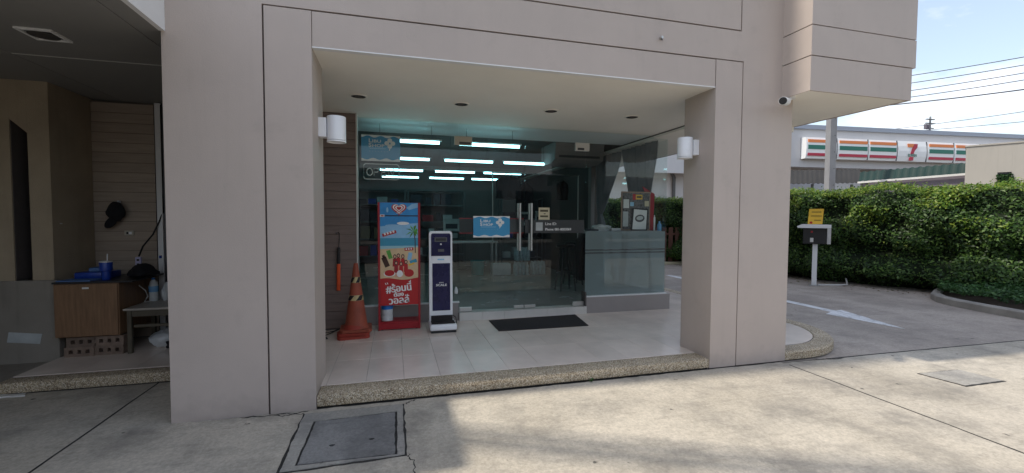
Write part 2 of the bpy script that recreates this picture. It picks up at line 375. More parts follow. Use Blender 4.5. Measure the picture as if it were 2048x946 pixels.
def ell(cx, cz, rx, rz, n=20, rot=0):
    return [(cx+rx*math.cos(t)*math.cos(rot)-rz*math.sin(t)*math.sin(rot), cz+rx*math.cos(t)*math.sin(rot)+rz*math.sin(t)*math.cos(rot)) for t in [2*math.pi*k/n for k in range(n)]]
def jit(a, b, n, amp): # wobbly line between two plan points
    a = np.array(a); b = np.array(b); d = (b-a)/np.linalg.norm(b-a); nn = np.array([-d[1], d[0]]); out = []
    for k in range(n+1):
        t = k/n; out.append(tuple(a+(b-a)*t+nn*(0 if k in (0, n) else random.uniform(-amp, amp))))
    return out

PZ = -.095   # pavement level; porch floor is 0
# ================================================================== SETTING
g = MB().box(-300, 300, -300, 400, -.6, -.14).build('ground', 'soil'); struct(g)
rd = MB().box(-120, 120, -13, -3.2, -.2, -.125).build('road', 'asphalt'); struct(rd)
for k in range(-6, 7): pass
def slab(name, pts, mat, z=PZ):
    o = MB().prism(pts, 'z', z-.035, z).build(name, mat); return struct(o)
G = .007
struct(MB().box(-13.9, 15.9, -2.9, 29.9, -.139, PZ-.008).build('ground_fill', 'dirt_dark'))
# concrete slabs of the pavement, each with ragged joints
jl = jit((-1.93, -3), (-1.93, 4.4), 40, .004); jr = jit((3.58, -3), (3.68, 3.30), 40, .004)
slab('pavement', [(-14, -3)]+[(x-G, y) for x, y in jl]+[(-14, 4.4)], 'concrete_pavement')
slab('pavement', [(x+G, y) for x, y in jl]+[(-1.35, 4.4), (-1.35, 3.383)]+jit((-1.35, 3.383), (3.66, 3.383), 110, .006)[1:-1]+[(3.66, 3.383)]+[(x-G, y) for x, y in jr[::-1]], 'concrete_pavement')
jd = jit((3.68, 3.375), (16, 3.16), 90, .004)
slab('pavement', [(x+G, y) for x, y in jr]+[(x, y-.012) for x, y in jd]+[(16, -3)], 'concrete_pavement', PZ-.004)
jd2 = jit((3.68, 8.2), (16, 8.0), 60, .004)
slab('driveway', [(x, y+G) for x, y in jd]+[(x, y-G) for x, y in jd2[::-1]], 'concrete_driveway', PZ-.004)
slab('driveway', [(x, y+G) for x, y in jd2]+[(16, 30), (3.68, 30)], 'concrete_driveway', PZ-.004)
# arrow on the driveway
ar = MB().prism([(6.60, 9.5), (6.76, 9.5), (6.60, 5.14), (6.74, 5.16), (6.38, 4.05), (6.24, 5.0), (6.44, 5.08)], 'z', PZ-.004, PZ+.0005).build('painted_arrow', 'road_white')
tag(ar, 'faded white arrow painted on the grey driveway', 'road marking')

# ---------------- exposed aggregate kerb along the porch edge
def arc(cx, cy, r, a0, a1, n): return [(cx+r*math.cos(R(a0+(a1-a0)*k/n)), cy+r*math.sin(R(a0+(a1-a0)*k/n))) for k in range(n+1)]
kp = thing('porch_kerb', 'pebble washed concrete kerb edging the tiled porch between and beyond the pillars', 'kerb', (1.2, 3.39, PZ))
MB().box(-.556, 2.842, 3.392, 3.594, -.086, .001, bev=.012).build('kerb_stone', 'aggregate', kp, smooth=True)
MB().box(-.556, 2.842, 3.42, 3.594, -.13, -.0865).build('kerb_foot', 'dirt_dark', kp)
MB().sweep([(3.727, 3.39)]+arc(4.0, 4.4, 1.01, -90, 0, 18)+[(5.01, 14)], 0, .19, -.082, .001, .014).build('kerb_stone', 'aggregate', kp, smooth=True)
MB().sweep([(3.727, 3.41)]+arc(4.0, 4.4, .985, -90, 0, 18)+[(4.985, 14)], 0, .12, -.13, -.0825, .001).build('kerb_foot', 'dirt_dark', kp)

# ---------------- porch floor and its tiles
pf = MB().prism([(-1.4, 3.595), (4.0, 3.58)]+arc(4.0, 4.4, .82, -90, 0, 12)+[(4.82, 14), (3.9, 14), (3.9, 5.9), (-1.4, 5.9)], 'z', -.1, -.004).build('porch_floor', 'grout'); struct(pf)
tp, td = .2945, .59; TL = WL[pf]
tile = MB().box(.0012, tp-.0012, .0012, td-.0012, -.008, 0, bev=.0012, seg=1).mesh('tile'); tile.materials.append(MATS['porch_tile'])
for i in range(-4, 17):
    for j in range(-1, 10):
        x0 = -.224+i*tp; y0 = 3.597+j*td
        if j < 0: continue
        if j > 3 and x0 < 3.95: continue
        x1, y1 = x0+tp, y0+td
        if x1 > 4.82 or (x1 > 4.0 and y0 < 4.4 and math.hypot(x1-4.0, y0-4.4) > .82): continue
        o = bpy.data.objects.new('tile', tile); COL.objects.link(o); o.location = (x0-TL[0], y0-TL[1], -TL[2]+.0005*random.random()); o.parent = pf
# cut tiles along the rounded edge
cut = MB().prism([(3.901, 3.60), (4.1, 3.595)]+[p for p in arc(4.0, 4.4, .818, -78, 0, 12)]+[(4.818, 7.2), (4.787, 7.2), (4.787, 4.77), (4.492, 4.77), (4.492, 4.18), (3.901, 4.18)], 'z', -.009, -.0005).build('edge_tile', 'porch_tile', pf)

# ================================================================== SHOP BUILDING
YF = 3.39
B = thing('shop_building', 'taupe painted corner building with square pillars and an open shop porch', 'building', (1.1, 8, PZ))
def part(name, mat, *a, bev=0): return box(name, mat, B, *a, bev=bev)
FB = YF+.022    # backing behind the grooved render panels
# left pillar
p = part('pillar', 'facade_joint', -1.462, -.5595, FB, 3.858, -.2, 2.768)
box('render_panel', 'facade_paint', p, -1.464, -.8705, YF, FB, -.12, 2.7725)
box('render_panel', 'facade_paint', p, -.8585, -.557, YF-.003, FB, -.12, 2.7615)
box('inner_face', 'facade_paint', p, -.5595, -.557, FB, 3.86, -.12, 2.7635)
box('rear_face', 'facade_paint', p, -1.464, -.557, 3.858, 3.862, -.12, 2.7635)
box('left_face', 'facade_paint', p, -1.4645, -1.462, FB, 3.862, -.12, 2.9)
# right pillar
p = part('pillar', 'facade_joint', 2.8425, 3.7225, FB, 3.818, -.2, 2.768)
box('render_panel', 'facade_paint', p, 2.840, 3.1295, YF-.003, FB, -.085, 2.7615)
box('render_panel', 'facade_paint', p, 3.1415, 3.725, YF, FB, -.085, 2.7725)
box('inner_face', 'facade_paint', p, 2.840, 2.8425, FB, 3.82, -.12, 2.7635)
box('rear_face', 'facade_paint', p, 2.840, 3.725, 3.818, 3.822, -.12, 2.7635)
box('right_face', 'facade_paint', p, 3.7225, 3.725, FB, 3.82, -.12, 2.9)
# lintel and upper wall
p = part('lintel', 'facade_joint', -.5595, 2.8425, FB, 3.81, 2.53, 2.7685)
box('render_panel', 'facade_paint', p, -.553, 2.834, YF+.002, FB, 2.517, 2.7615)
box('drip_edge', 'white_paint', p, -.5555, 2.8385, YF+.001, YF+.05, 2.509, 2.5165)
p = part('upper_wall', 'facade_joint', -1.462, 3.60, FB, 4.2, 2.769, 9.4)
box('render_panel', 'facade_paint', p, -1.464, 3.5905, YF, FB, 2.7725, 3.0425)
box('render_panel', 'facade_paint', p, -1.464, 3.1015, YF, FB, 3.0545, 9.4)
box('render_panel', 'facade_paint', p, 3.1135, 3.5905, YF, FB, 3.0427, 9.4)
box('left_face', 'facade_paint', p, -1.4645, -1.462, FB, 14, 2.9, 9.4)
# porch ceiling
part('soffit', 'soffit_cream', -1.4, 3.948, 3.60, 5.60, 2.512, 2.56)
part('soffit_edge', 'soffit_cream', -.5565, 2.8395, 3.4405, 3.60, 2.5115, 2.53)
# projecting bay on the right
bay = part('projecting_bay', 'facade_joint', 3.60, 4.82, 3.11, 14, 2.50, 9.4)
for (z0, z1, xr, yo) in ((2.462, 2.7665, 4.828, 3.092), (2.775, 3.036, 4.872, 3.09), (3.0445, 7.9, 4.868, 3.09)):
    box('render_panel', 'facade_paint', bay, 3.5885, xr, yo, 3.11, z0, z1)
    box('render_panel', 'facade_paint', bay, 3.5885, 3.60, 3.11, YF+.002, z0, z1)
    box('render_panel', 'facade_paint', bay, xr-.012 if xr < 4.83 else 4.84, xr, 3.11, 14, z0, z1)
box('underside', 'soffit_cream', bay, 3.602, 4.814, 3.112, 14, 2.468, 2.499)
box('rear_beam', 'soffit_cream', bay, 3.70, 4.80, 4.34, 4.50, 2.40, 2.4675)
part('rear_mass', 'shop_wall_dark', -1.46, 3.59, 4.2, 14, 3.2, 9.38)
part('porch_side_wall', 'facade_paint', -1.462, -1.36, 3.862, 14, -.1, 2.95)
# shop room
fl = part('shop_floor', 'shop_floor_tile', -1.36, 3.82, 5.60, 12.6, -.1, .085)
part('back_wall', 'shop_wall', -1.36, 3.82, 12.6, 12.8, -.1, 3.2)
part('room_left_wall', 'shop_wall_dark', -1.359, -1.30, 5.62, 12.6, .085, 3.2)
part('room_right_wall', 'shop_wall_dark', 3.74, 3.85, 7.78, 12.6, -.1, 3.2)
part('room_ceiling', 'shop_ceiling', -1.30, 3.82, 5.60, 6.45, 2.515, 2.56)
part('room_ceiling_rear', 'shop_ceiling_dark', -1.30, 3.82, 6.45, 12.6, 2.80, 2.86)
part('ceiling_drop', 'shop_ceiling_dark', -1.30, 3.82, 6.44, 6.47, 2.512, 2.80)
# window-side pier, left of the side window
part('window_pier', 'shop_wall', 3.66, 3.74, 7.70, 7.82, .085, 2.8)
# plinths below the glass
pl = part('window_plinth', 'plinth_tile', 2.556, 3.88, 5.485, 5.62, -.01, .222)
box('plinth_sill', 'white_paint', pl, 2.552, 3.835, 5.50, 5.56, .2222, .238)
part('window_plinth', 'plinth_tile', 3.80, 3.876, 5.62, 7.80, -.01, .215)
pl = part('window_plinth', 'plinth_tile', -.412, .79, 5.50, 5.62, -.01, .226)
box('plinth_sill', 'white_paint', pl, -.412, .80, 5.505, 5.56, .2262, .242)
st = part('door_step', 'grout', .792, 2.552, 5.46, 5.62, -.01, .088)
for k in range(6):
    a = .795+k*.295; box('step_tile', 'step_tile', st, a, min(a+.292, 2.55), 5.452, 5.46, .002, .096)
    box('step_tile', 'step_tile', st, a, min(a+.292, 2.55), 5.452, 5.62, .0962, .104)
part('window_jamb', 'facade_joint', 2.535, 2.551, 5.47, 5.60, .105, .30)

# ---------------- lapped board walls
def siding(name, label, x0, x1, y, z0, z1, pitch, mat):
    t = thing(name, label, 'wall', ((x0+x1)/2, y, z0)); L = WL[t]
    MB().box(x0, x1, y+.012, y+.06, z0, z1).build('backing_board', 'facade_joint', t)
    me = MB().prism([(0, 0), (.012, 0), (.012, pitch-.004), (.008, pitch-.004)], 'x', x0-L[0], x1-L[0]).mesh('plank'); me.materials.append(MATS[mat])
    z = z1-pitch
    while z > z0-.001:
        o = bpy.data.objects.new('plank', me); COL.objects.link(o); o.parent = t; o.location = (0, random.uniform(-.0008, .0008), z-L[2]); z -= pitch
    return t
siding('plank_wall', 'dark brown lapped board wall inside the porch left of the shop window', -1.36, -.425, 5.37, 0.002, 2.51, .0995, 'siding_brown')
tr_ = box('corner_trim', 'off_white', B, -.424, -.410, 5.365, 5.53, .001, 2.511)
siding('plank_wall', 'tan lapped board wall at the back of the left entrance', -3.06, -2.475, 5.52, 0.002, 2.50, .1035, 'siding_tan')

# ================================================================== LEFT ENTRANCE
CZ = 2.522
C = thing('entrance_canopy', 'grey flat canopy with white side fascia above the left entrance', 'canopy', (-5, 4, CZ))
box('fascia', 'white_paint', C, -1.475, -1.44, 2.46, YF-.001, CZ-.003, 2.98)
box('fascia', 'white_paint', C, -1.95, -1.476, 2.44, 2.475, CZ-.003, 2.98)
box('fascia', 'white_paint', C, -1.985, -1.9505, .1, 2.475, CZ-.003, 2.98)  # edge of the unseen extension added for shade
box('added_shade_canopy', 'canopy_grey', C, -10, -1.986, 0.1, 2.4755, CZ, 2.96)  # unseen canopy extension, added to darken the left pavement
box('edge_strip', 'canopy_grey', C, -1.608, -1.4755, 2.476, 5.58, CZ, CZ+.04)
for x0, x1, y0, y1 in ((-2.752, -1.615, 2.476, 4.158), (-2.752, -1.615, 4.172, 5.58), (-10, -2.760, 2.476, 4.158), (-10, -2.760, 4.172, 5.58)):
    box('soffit_panel', 'canopy_grey', C, x0, x1, y0, y1, CZ, CZ+.03)
box('joint_strip', 'off_white', C, -2.752, -1.615, 4.159, 4.171, CZ-.002, CZ+.02)
box('roof_deck', 'canopy_grey', C, -9.99, -1.477, 2.477, 5.6, CZ+.045, 2.96)
box('rear_block', 'stucco_grey', C, -10, -1.47, 5.585, 6.6, CZ-.01, 3.4)
box('rear_block', 'stucco_grey', C, -10, -2.46, 5.585, 6.6, -.1, CZ-.01)
wg = box('added_shade_wall', 'stucco_grey', C, -5.2, -4.8, 0.1, 4.91, -.12, CZ-.001)  # unseen wall, added to keep light out of the left entrance
# pier with a slot and the low wall under it
P_ = thing('slotted_pier', 'tan rendered pier with a tall dark slot beside the left entrance', 'wall', (-4, 5.2, 0))
YP = 4.94
box('pier_body', 'stucco_tan', P_, -3.178, -3.028, YP, 5.58, .722, CZ-.001)
box('pier_body', 'stucco_tan', P_, -9, -3.305, YP, 5.58, .722, CZ-.001)
MB().prism([(-3.3045, 2.175), (-3.1785, 2.055), (-3.1785, CZ-.001), (-3.3045, CZ-.001)], 'y', YP, 5.58).build('pier_head', 'stucco_tan', P_)
box('slot_shade', 'facade_joint', P_, -3.3048, -3.300, YP+.012, 5.40, .722, 2.18); box('slot_shade', 'facade_joint', P_, -3.184, -3.1782, YP+.012, 5.40, .722, 2.06); box('slot_back', 'black_matte', P_, -3.31, -3.17, 5.30, 5.50, .73, 2.3)  # slot sides coloured dark: shade of the recess put into the colour
lw = MB().box(-9, -2.99, 4.92, 5.0, -.1, .722, bev=.006).build('low_wall', 'stucco_grey'); tag(lw, 'grey brown rendered low wall with a taped paper below the slotted pier', 'wall')
sidew = box('pier_return', 'stucco_tan', P_, -3.0275, -3.02, YP+.0005, 5.515, .7225, CZ-.002); box('pier_return', 'stucco_tan', P_, -3.0275, -3.02, 5.0005, 5.515, .001, .722)
pp = MB().add([(-3.352, 4.9165, .262), (-3.112, 4.9175, .232), (-3.13, 4.9165, .140), (-3.368, 4.9175, .170), (-3.24, 4.913, .205)], [(0, 1, 4), (1, 2, 4), (2, 3, 4), (3, 0, 4)])
o = pp.build('notice_paper', 'paper_grey'); sm = o.modifiers.new('thick', 'SOLIDIFY'); sm.thickness = .002; tag(o, 'tilted grey paper taped to the low wall at far left', 'paper')
tag(box('wall_sticker', 'paper', None, -3.021+.002, -3.0165, 5.03, 5.06, 1.235, 1.243), 'tiny pale sticker on the dark side of the pier', 'sticker')
# platform
pfm = MB().box(-2.99, -1.36, 4.40, 5.6, -.13, -.0005).build('entrance_platform', 'grout'); struct(pfm)
Lp = WL[pfm]
for i in range(4):
    for j in range(2):
        x0 = -2.985+i*.405; y0 = 4.405+j*.59
        o = box('tile', 'porch_tile', pfm, x0, x0+.402, y0, y0+.587, -.0004, .004)
ek = thing('entrance_kerb', 'pebble washed kerb edging the left entrance platform', 'kerb', (-2.2, 4.3, PZ))
MB().box(-3.0, -1.37, 4.25, 4.397, -.085, .002, bev=.012).build('kerb_stone', 'aggregate', ek, smooth=True)
MB().box(-3.0, -1.37, 4.27, 4.39, -.13, -.0855).build('kerb_foot', 'dirt_dark', ek)
rp_ = MB().prism([(-9, 4.919), (-9, 4.36), (-3.01, 4.36), (-3.01, 4.919)], 'z', -.13, -.03).build('path', 'stucco_grey'); struct(rp_)
crm = MB().prism([(-3.35, 4.20)]+jit((-3.35, 4.355), (-2.80, 4.24), 10, .02)+[(-2.78, 4.20)]+jit((-2.78, 4.20), (-3.35, 4.20), 10, .012)[1:-1], 'z', PZ, PZ+.012).build('mortar_patch', 'off_white'); tag(crm, 'pale mortar patch at the corner of the left kerb', 'mortar')

# things in the left entrance
cb = thing('wooden_cabinet', 'brown wooden cabinet standing on hollow blocks', 'cabinet', (-2.74, 5.1, .195))
box('carcass', 'cabinet_wood', cb, -2.985, -2.492, 4.865, 5.42, .196, .690, bev=.003)
box('door_panel', 'cabinet_wood', cb, -2.978, -2.499, 4.853, 4.8645, .203, .683, bev=.002)
box('top_board', 'black_plastic', cb, -2.99, -2.38, 4.85, 5.44, .6905, .708, bev=.002)
box('price_label', 'paper', cb, -2.765, -2.715, 4.8505, 4.8525, .640, .656)
def clay(x, y, z, k, lab):
    t = thing('hollow_block', lab, 'block', (x, y, z), group='clay blocks under the cabinet'); w, d, h = .225, .16, .09
    bm = MB(); n = 3; c = w/n
    bm.box(-w/2, w/2, 0, d, 0, .028).box(-w/2, w/2, 0, d, h-.026, h)
    for q in range(n+1):
        xx = -w/2+q*(w-.034)/n; bm.box(xx, xx+.034, .001+.004*(q % 2), d-.001, .028, h-.026)
    bm.build('block_shell', 'clay_block', t, local=True)
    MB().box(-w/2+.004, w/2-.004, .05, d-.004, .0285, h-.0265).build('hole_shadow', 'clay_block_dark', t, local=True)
for x, y, z, lab in ((-2.83, 4.895, .004, 'greyish clay hollow block, bottom left under the cabinet'), (-2.815, 4.90, .094, 'clay hollow block, top of the left pair under the cabinet'),
                     (-2.605, 4.905, .004, 'greyish clay hollow block, bottom right under the cabinet'), (-2.598, 4.90, .094, 'reddish clay hollow block, top of the right pair under the cabinet')): clay(x, y, z, 0, lab)
for x, z in ((-2.82, .073), (-2.60, .073), (-2.82, .163), (-2.60, .163)): pass
tb = thing('low_table', 'low table with pale top and dark wooden legs beside the cabinet', 'table', (-2.2, 5.1, 0))
box('tabletop', 'table_top', tb, -2.47, -1.75, 4.87, 5.36, .418, .438, bev=.004)
box('apron', 'table_leg_wood', tb, -2.42, -1.80, 4.90, 4.92, .355, .4175); box('apron', 'table_leg_wood', tb, -2.44, -2.42, 4.92, 5.32, .355, .4175)
box('stretcher', 'table_leg_wood', tb, -2.40, -1.82, 4.905, 4.925, .25, .275)
for x, y in ((-2.45, 4.89), (-1.81, 4.89), (-2.45, 5.31), (-1.81, 5.31)): box('leg', 'table_leg_wood', tb, x, x+.035, y, y+.035, .004, .4175, bev=.003)
tm = thing('tumbler', 'blue steel tumbler with a white straw on the cabinet', 'cup', (-2.63, 4.95, .708))
MB().lathe([(.031, .709), (.034, .715), (.036, .79), (.047, .80), (.050, .872), (.048, .876)], -2.63, 4.95).build('cup_body', 'blue_plastic', tm, True)
MB().lathe([(.049, .876), (.050, .884), (.046, .888)], -2.63, 4.95).build('lid', 'off_white', tm, True)
MB().cyl((-2.62, 4.95, .886), (-2.617, 4.95, .955), .004, n=8).build('straw', 'white_plastic', tm)
bt = thing('blue_tray', 'blue plastic tray box behind the tumbler on the cabinet', 'box', (-2.79, 5.05, .708))
MB().box(-2.92, -2.66, 5.02, 5.25, .709, .775, bev=.01).build('tray_body', 'blue_plastic', bt, True)
MB().box(-2.83, -2.70, 5.06, 5.2, .7755, .815, bev=.01).build('inner_box', 'cloth_blue', bt, True)
tag(MB().prism([(-2.97, 4.87), (-2.71, 4.86), (-2.69, 5.01), (-2.95, 5.03)], 'z', .7085, .718).build('folded_cloth', 'cloth_blue'), 'pale blue folded cloth at the left end of the cabinet top', 'cloth')
def lump(name, mat, c, s, label, cat, n=3, amp=.18, seed=0, parent=None, flat=True):
    bm = bmesh.new(); bmesh.ops.create_icosphere(bm, subdivisions=n, radius=1); rs = random.Random(seed); ph = [rs.uniform(0, 6) for _ in range(6)]
    vs = []
    for v in bm.verts:
        p = v.co.copy(); k = 1+amp*(math.sin(3.1*p.x+ph[0])+math.sin(4.3*p.y+ph[1])+math.sin(5.2*p.z+ph[2])+.6*math.sin(9*p.x+7*p.z+ph[3]))*.5
        z = p.z*k
        if flat: z = max(z, -.55)
        vs.append((c[0]+p.x*k*s[0], c[1]+p.y*k*s[1], c[2]+(z+(.55 if flat else 0))*s[2]))
    bm.verts.index_update(); fs = [[v.index for v in f.verts] for f in bm.faces]; bm.free()
    o = MB().add(vs, fs).build(name, mat, parent, True)
    return tag(o, label, cat) if parent is None else o
lump('black_bag', 'cloth_black', (-2.46, 5.20, .708), (.13, .13, .07), 'crumpled black bag on the cabinet right of the tumbler', 'bag', seed=4)
lump('plastic_bag', 'bag_white', (-2.27, 5.16, .004), (.12, .12, .11), 'white knotted plastic bag on the floor under the low table', 'bag', seed=2)
lump('black_shoe', 'cloth_black', (-2.07, 5.05, .004), (.13, .07, .055), 'black shoe on the floor under the low table', 'shoe', seed=5)
lump('black_pouch', 'cloth_black', (-2.05, 5.22, .004), (.10, .08, .17), 'upright black pouch behind the shoe under the low table', 'bag', seed=9)
lump('small_bag', 'bag_white', (-2.30, 5.3, .438), (.05, .05, .12), 'small pale bag standing behind the low table', 'bag', seed=8)
wb = thing('water_bottle', 'clear water bottle with blue label standing on the low table', 'bottle', (-2.40, 5.27, .438))
MB().lathe([(.038, .439), (.04, .45), (.04, .53), (.038, .55), (.04, .60), (.03, .64), (.014, .66)], -2.40, 5.27, 16).build('bottle_body', 'jar_plastic', wb, True)
MB().lathe([(.041, .535), (.041, .595)], -2.40, 5.27, 16).build('bottle_label', 'clear_plastic_blue', wb, True); MB().lathe([(.015, .66), (.015, .68)], -2.40, 5.27, 12).build('cap', 'lid_blue', wb)
ca = thing('baseball_hat', 'black peaked hat hanging on a hook on the tan board wall', 'hat', (-2.82, 5.46, 1.2))
lump('crown', 'cloth_black', (-2.795, 5.455, 1.355), (.085, .055, .10), None, None, amp=.10, seed=3, parent=ca, flat=False)
pk = [(-2.83+.075*math.cos(t)*math.cos(.9)-.04*math.sin(t)*math.sin(.9), 1.25+.075*math.cos(t)*math.sin(.9)+.04*math.sin(t)*math.cos(.9)) for t in [2*math.pi*k/18 for k in range(18)]]
MB().prism(pk, 'y', 5.425, 5.44).build('peak', 'cloth_black', ca)
tag(MB().box(-2.80, -2.785, 5.49, 5.5185, 1.45, 1.475).build('wall_hook', 'white_plastic'), 'small white hook above the black cap', 'hook')
sw = thing('socket_plate', 'small pale switch plate below the cap on the tan board wall', 'socket', (-2.71, 5.51, 1.1)); box('plate', 'cream_metal', sw, -2.755, -2.672, 5.503, 5.5185, 1.108, 1.16, bev=.003); box('switch', 'black_plastic', sw, -2.735, -2.72, 5.500, 5.503, 1.122, 1.146); box('switch', 'white_plastic', sw, -2.712, -2.688, 5.4995, 5.503, 1.122, 1.146)
ps = thing('power_strip', 'lilac white power strip hanging by the cabinet with plugged adapters', 'power strip', (-2.54, 5.3, .72))
box('strip_body', 'strip_lilac', ps, -2.555, -2.505, 5.27, 5.30, .735, .895, bev=.006)
for z in (.765, .81, .855): box('outlet', 'black_plastic', ps, -2.54, -2.518, 5.2685, 5.2700, z, z+.02)
box('adapter', 'white_plastic', ps, -2.575, -2.53, 5.235, 5.268, .74, .785, bev=.005)
tag(MB().tube([(-2.53, 5.29, .90), (-2.52, 5.35, 1.0), (-2.47, 5.44, 1.12), (-2.43, 5.49, 1.26), (-2.40, 5.50, 1.36), (-2.40, 5.505, 1.9), (-2.40, 5.505, 2.5)], .008).build('power_cable', 'cable_black'), 'black cable running up from the power strip to the white door jamb', 'cable')
tag(MB().tube([(-2.55, 5.26, .735), (-2.56, 5.22, .70), (-2.50, 5.2, .62), (-2.44, 5.2, .56), (-2.42, 5.2, .50), (-2.45, 5.2, .4445), (-2.40, 5.22, .445)], .005).build('charger_cable', 'off_white'), 'thin pale charger cable drooping from the adapter to the low table', 'cable')
dj = thing('entrance_door', 'white framed glass door behind the left pillar', 'door', (-2.0, 5.54, 0)); box('jamb', 'white_paint', dj, -2.45, -2.40, 5.49, 5.56, .005, 2.515); box('jamb', 'steel_dark', dj, -2.398, -2.37, 5.51, 5.56, .005, 2.515); box('pane', 'shop_glass', dj, -2.369, -1.37, 5.53, 5.54, .02, 2.515); box('inside_wall', 'shop_wall', dj, -2.6, -1.37, 6.2, 6.3, -.1, 2.6)
bc = thing('blue_clip', 'small blue clip on the door jamb cable', 'clip', (-2.42, 5.48, .86)); box('clip_body', 'blue_plastic', bc, -2.435, -2.415, 5.470, 5.4885, .862, .892, bev=.003)
dl = thing('ceiling_downlight', 'square pale rimmed downlight in the grey left canopy', 'downlight', (-2.25, 3.67, CZ-.02))
fr = MB(); a = .10
for x0, x1, y0, y1 in ((-a, a, -a, -a+.018), (-a, a, a-.018, a), (-a, -a+.018, -a+.018, a-.018), (a-.018, a, -a+.018, a-.018)): fr.box(-2.25+x0, -2.25+x1, 3.67+y0, 3.67+y1, CZ-.014, CZ-.001)
fr.build('rim', 'white_paint', dl); MB().lathe([(.08, CZ-.013), (.075, CZ-.002), (.02, CZ-.001)], -2.25, 3.67).build('reflector', 'steel_dark', dl, True); MB().lathe([(.03, CZ-.012), (.028, CZ-.004)], -2.25, 3.67).build('bulb', 'off_white', dl, True)

# ================================================================== PORCH FIXTURES
for k, (x, y, lab) in enumerate(((-.335, 4.605, 'recessed porch downlight nearest the left pillar'), (.69, 4.615, 'recessed porch downlight, second from the left pillar'), (1.70, 4.625, 'recessed porch downlight, third from the left pillar'), (2.715, 4.625, 'recessed porch downlight nearest the right pillar'))):
    t = thing('porch_downlight', lab, 'downlight', (x, y, 2.49), group='downlights in the porch ceiling')
    MB().lathe([(.088, 2.5117), (.088, 2.504), (.072, 2.502), (.070, 2.5115)], x, y, 28).build('rim', 'soffit_cream', t, True)
    MB().lathe([(.0695, 2.5075), (.0695, 2.5116)], x, y, 28).build('recess', 'black_matte', t); MB().lathe([(.035, 2.5035), (.03, 2.5074)], x, y, 16).build('bulb', 'facade_joint', t, True)
def wall_lamp(x_wall, sgn, y, lab):
    t = thing('wall_lamp', lab, 'lamp', (x_wall+sgn*.1, y, 1.9), group='cylinder lamps on the pillars')
    xa, xb = sorted((x_wall+sgn*.0005, x_wall+sgn*.058)); box('bracket', 'white_plastic', t, xa, xb, y-.045, y+.045, 1.925, 2.072, bev=.003)
    cx = x_wall+sgn*.127; MB().lathe([(.066, 1.905), (.070, 1.908), (.070, 2.085), (.067, 2.09)], cx, y, 32).build('shade', 'white_plastic', t, True)
    MB().lathe([(.071, 1.902), (.0715, 1.897), (.071, 1.892), (.06, 1.892), (.06, 1.90)], cx, y, 32).build('rim', 'white_plastic', t, True)
wall_lamp(-.557, 1, 3.66, 'white cylinder wall lamp on the left pillar inside the porch')
wall_lamp(2.84, -1, 3.64, 'white cylinder wall lamp on the right pillar inside the porch')
sc = thing('security_camera', 'white bullet security camera on the right pillar under the bay', 'camera', (3.62, 3.3, 2.40))
MB().cyl((3.375, 3.17, 2.372), (3.52, 3.27, 2.40), .036, n=20).build('camera_body', 'white_plastic', sc, True)
MB().cyl((3.368, 3.165, 2.3706), (3.3745, 3.1695, 2.3722), .032, n=20).build('lens_face', 'black_plastic', sc, True)
MB().tube([(3.50, 3.255, 2.40), (3.58, 3.30, 2.42), (3.64, 3.33, 2.455)], .014).build('arm', 'white_plastic', sc, True); MB().cyl((3.64, 3.33, 2.45), (3.64, 3.33, 2.4675), .035, n=20).build('mount', 'white_plastic', sc)
bo = thing('wall_bolt', 'small metal bolt sticking out of the upper wall', 'bolt', (2.26, 3.38, 2.87)); MB().cyl((2.257, 3.3885, 2.885), (2.257, 3.36, 2.885), .012, n=10).build('bolt_head', 'steel', bo); MB().cyl((2.257, 3.372, 2.88), (2.257, 3.366, 2.862), .006, n=8).build('bolt_pin', 'steel_dark', bo)

# ================================================================== GLASS SHOPFRONT
YG = 5.53; GT = .010
GF = thing('glass_shopfront', 'frameless tinted glass shopfront with double doors under the porch', 'shopfront', (1.7, YG, .1))
def pane(name, x0, x1, z0, z1, parent=GF): return box(name, 'shop_glass', parent, x0, x1, YG-GT/2, YG+GT/2, z0, z1)
pane('pane', -.408, .792, .243, 2.285); pane('pane', 2.552, 3.82, .239, 2.509)
pane('transom_pane', -.408, .792, 2.289, 2.509); pane('transom_pane', .796, 2.548, 2.289, 2.509)
box('corner_pane', 'shop_glass', GF, 3.822, 3.832, YG-.005, 7.70, .239, 2.46)
for x0, x1, sg in ((.800, 1.668, 1), (1.674, 2.532, -1)):
    d = pane('door', x0, x1, .112, 2.283)
    hx = 1.594 if sg > 0 else 1.752
    for yy in (YG-.055, ):
        MB().tube([(hx, yy, .885), (hx, yy, 1.51)], .015, 12).build('handle', 'steel', d, True)
    MB().cyl((hx, YG-.055, 1.42), (hx, YG-.0055, 1.42), .008, n=10).cyl((hx, YG-.055, .97), (hx, YG-.0055, .97), .008, n=10).build('handle_stem', 'steel', d)
    MB().tube([(hx, YG+.05, .885), (hx, YG+.05, 1.51)], .015, 12).build('inside_handle', 'steel', d, True)
    ex0, ex1 = (x0, x0+.165) if sg > 0 else (x1-.165, x1)
    box('bottom_fitting', 'steel', d, ex0, ex1, YG-.016, YG+.016, .108, .165, bev=.004)
    box('top_fitting', 'cream_metal' if sg > 0 else 'off_white', d, ex0-.06 if sg > 0 else ex0+.02, ex1-.0 if sg > 0 else ex1+.06, YG-.02, YG+.02, 2.235, 2.345, bev=.004)
    box('top_fitting_slot', 'steel_dark', d, ex0+.0 if sg > 0 else ex0+.05, ex1-.02, YG-.0215, YG-.02, 2.245, 2.275)
    lx = (1.53, 1.665) if sg > 0 else (1.677, 1.83)
    box('lock_fitting', 'steel', d, lx[0], lx[1], YG-.014, YG+.014, .115, .155, bev=.004)
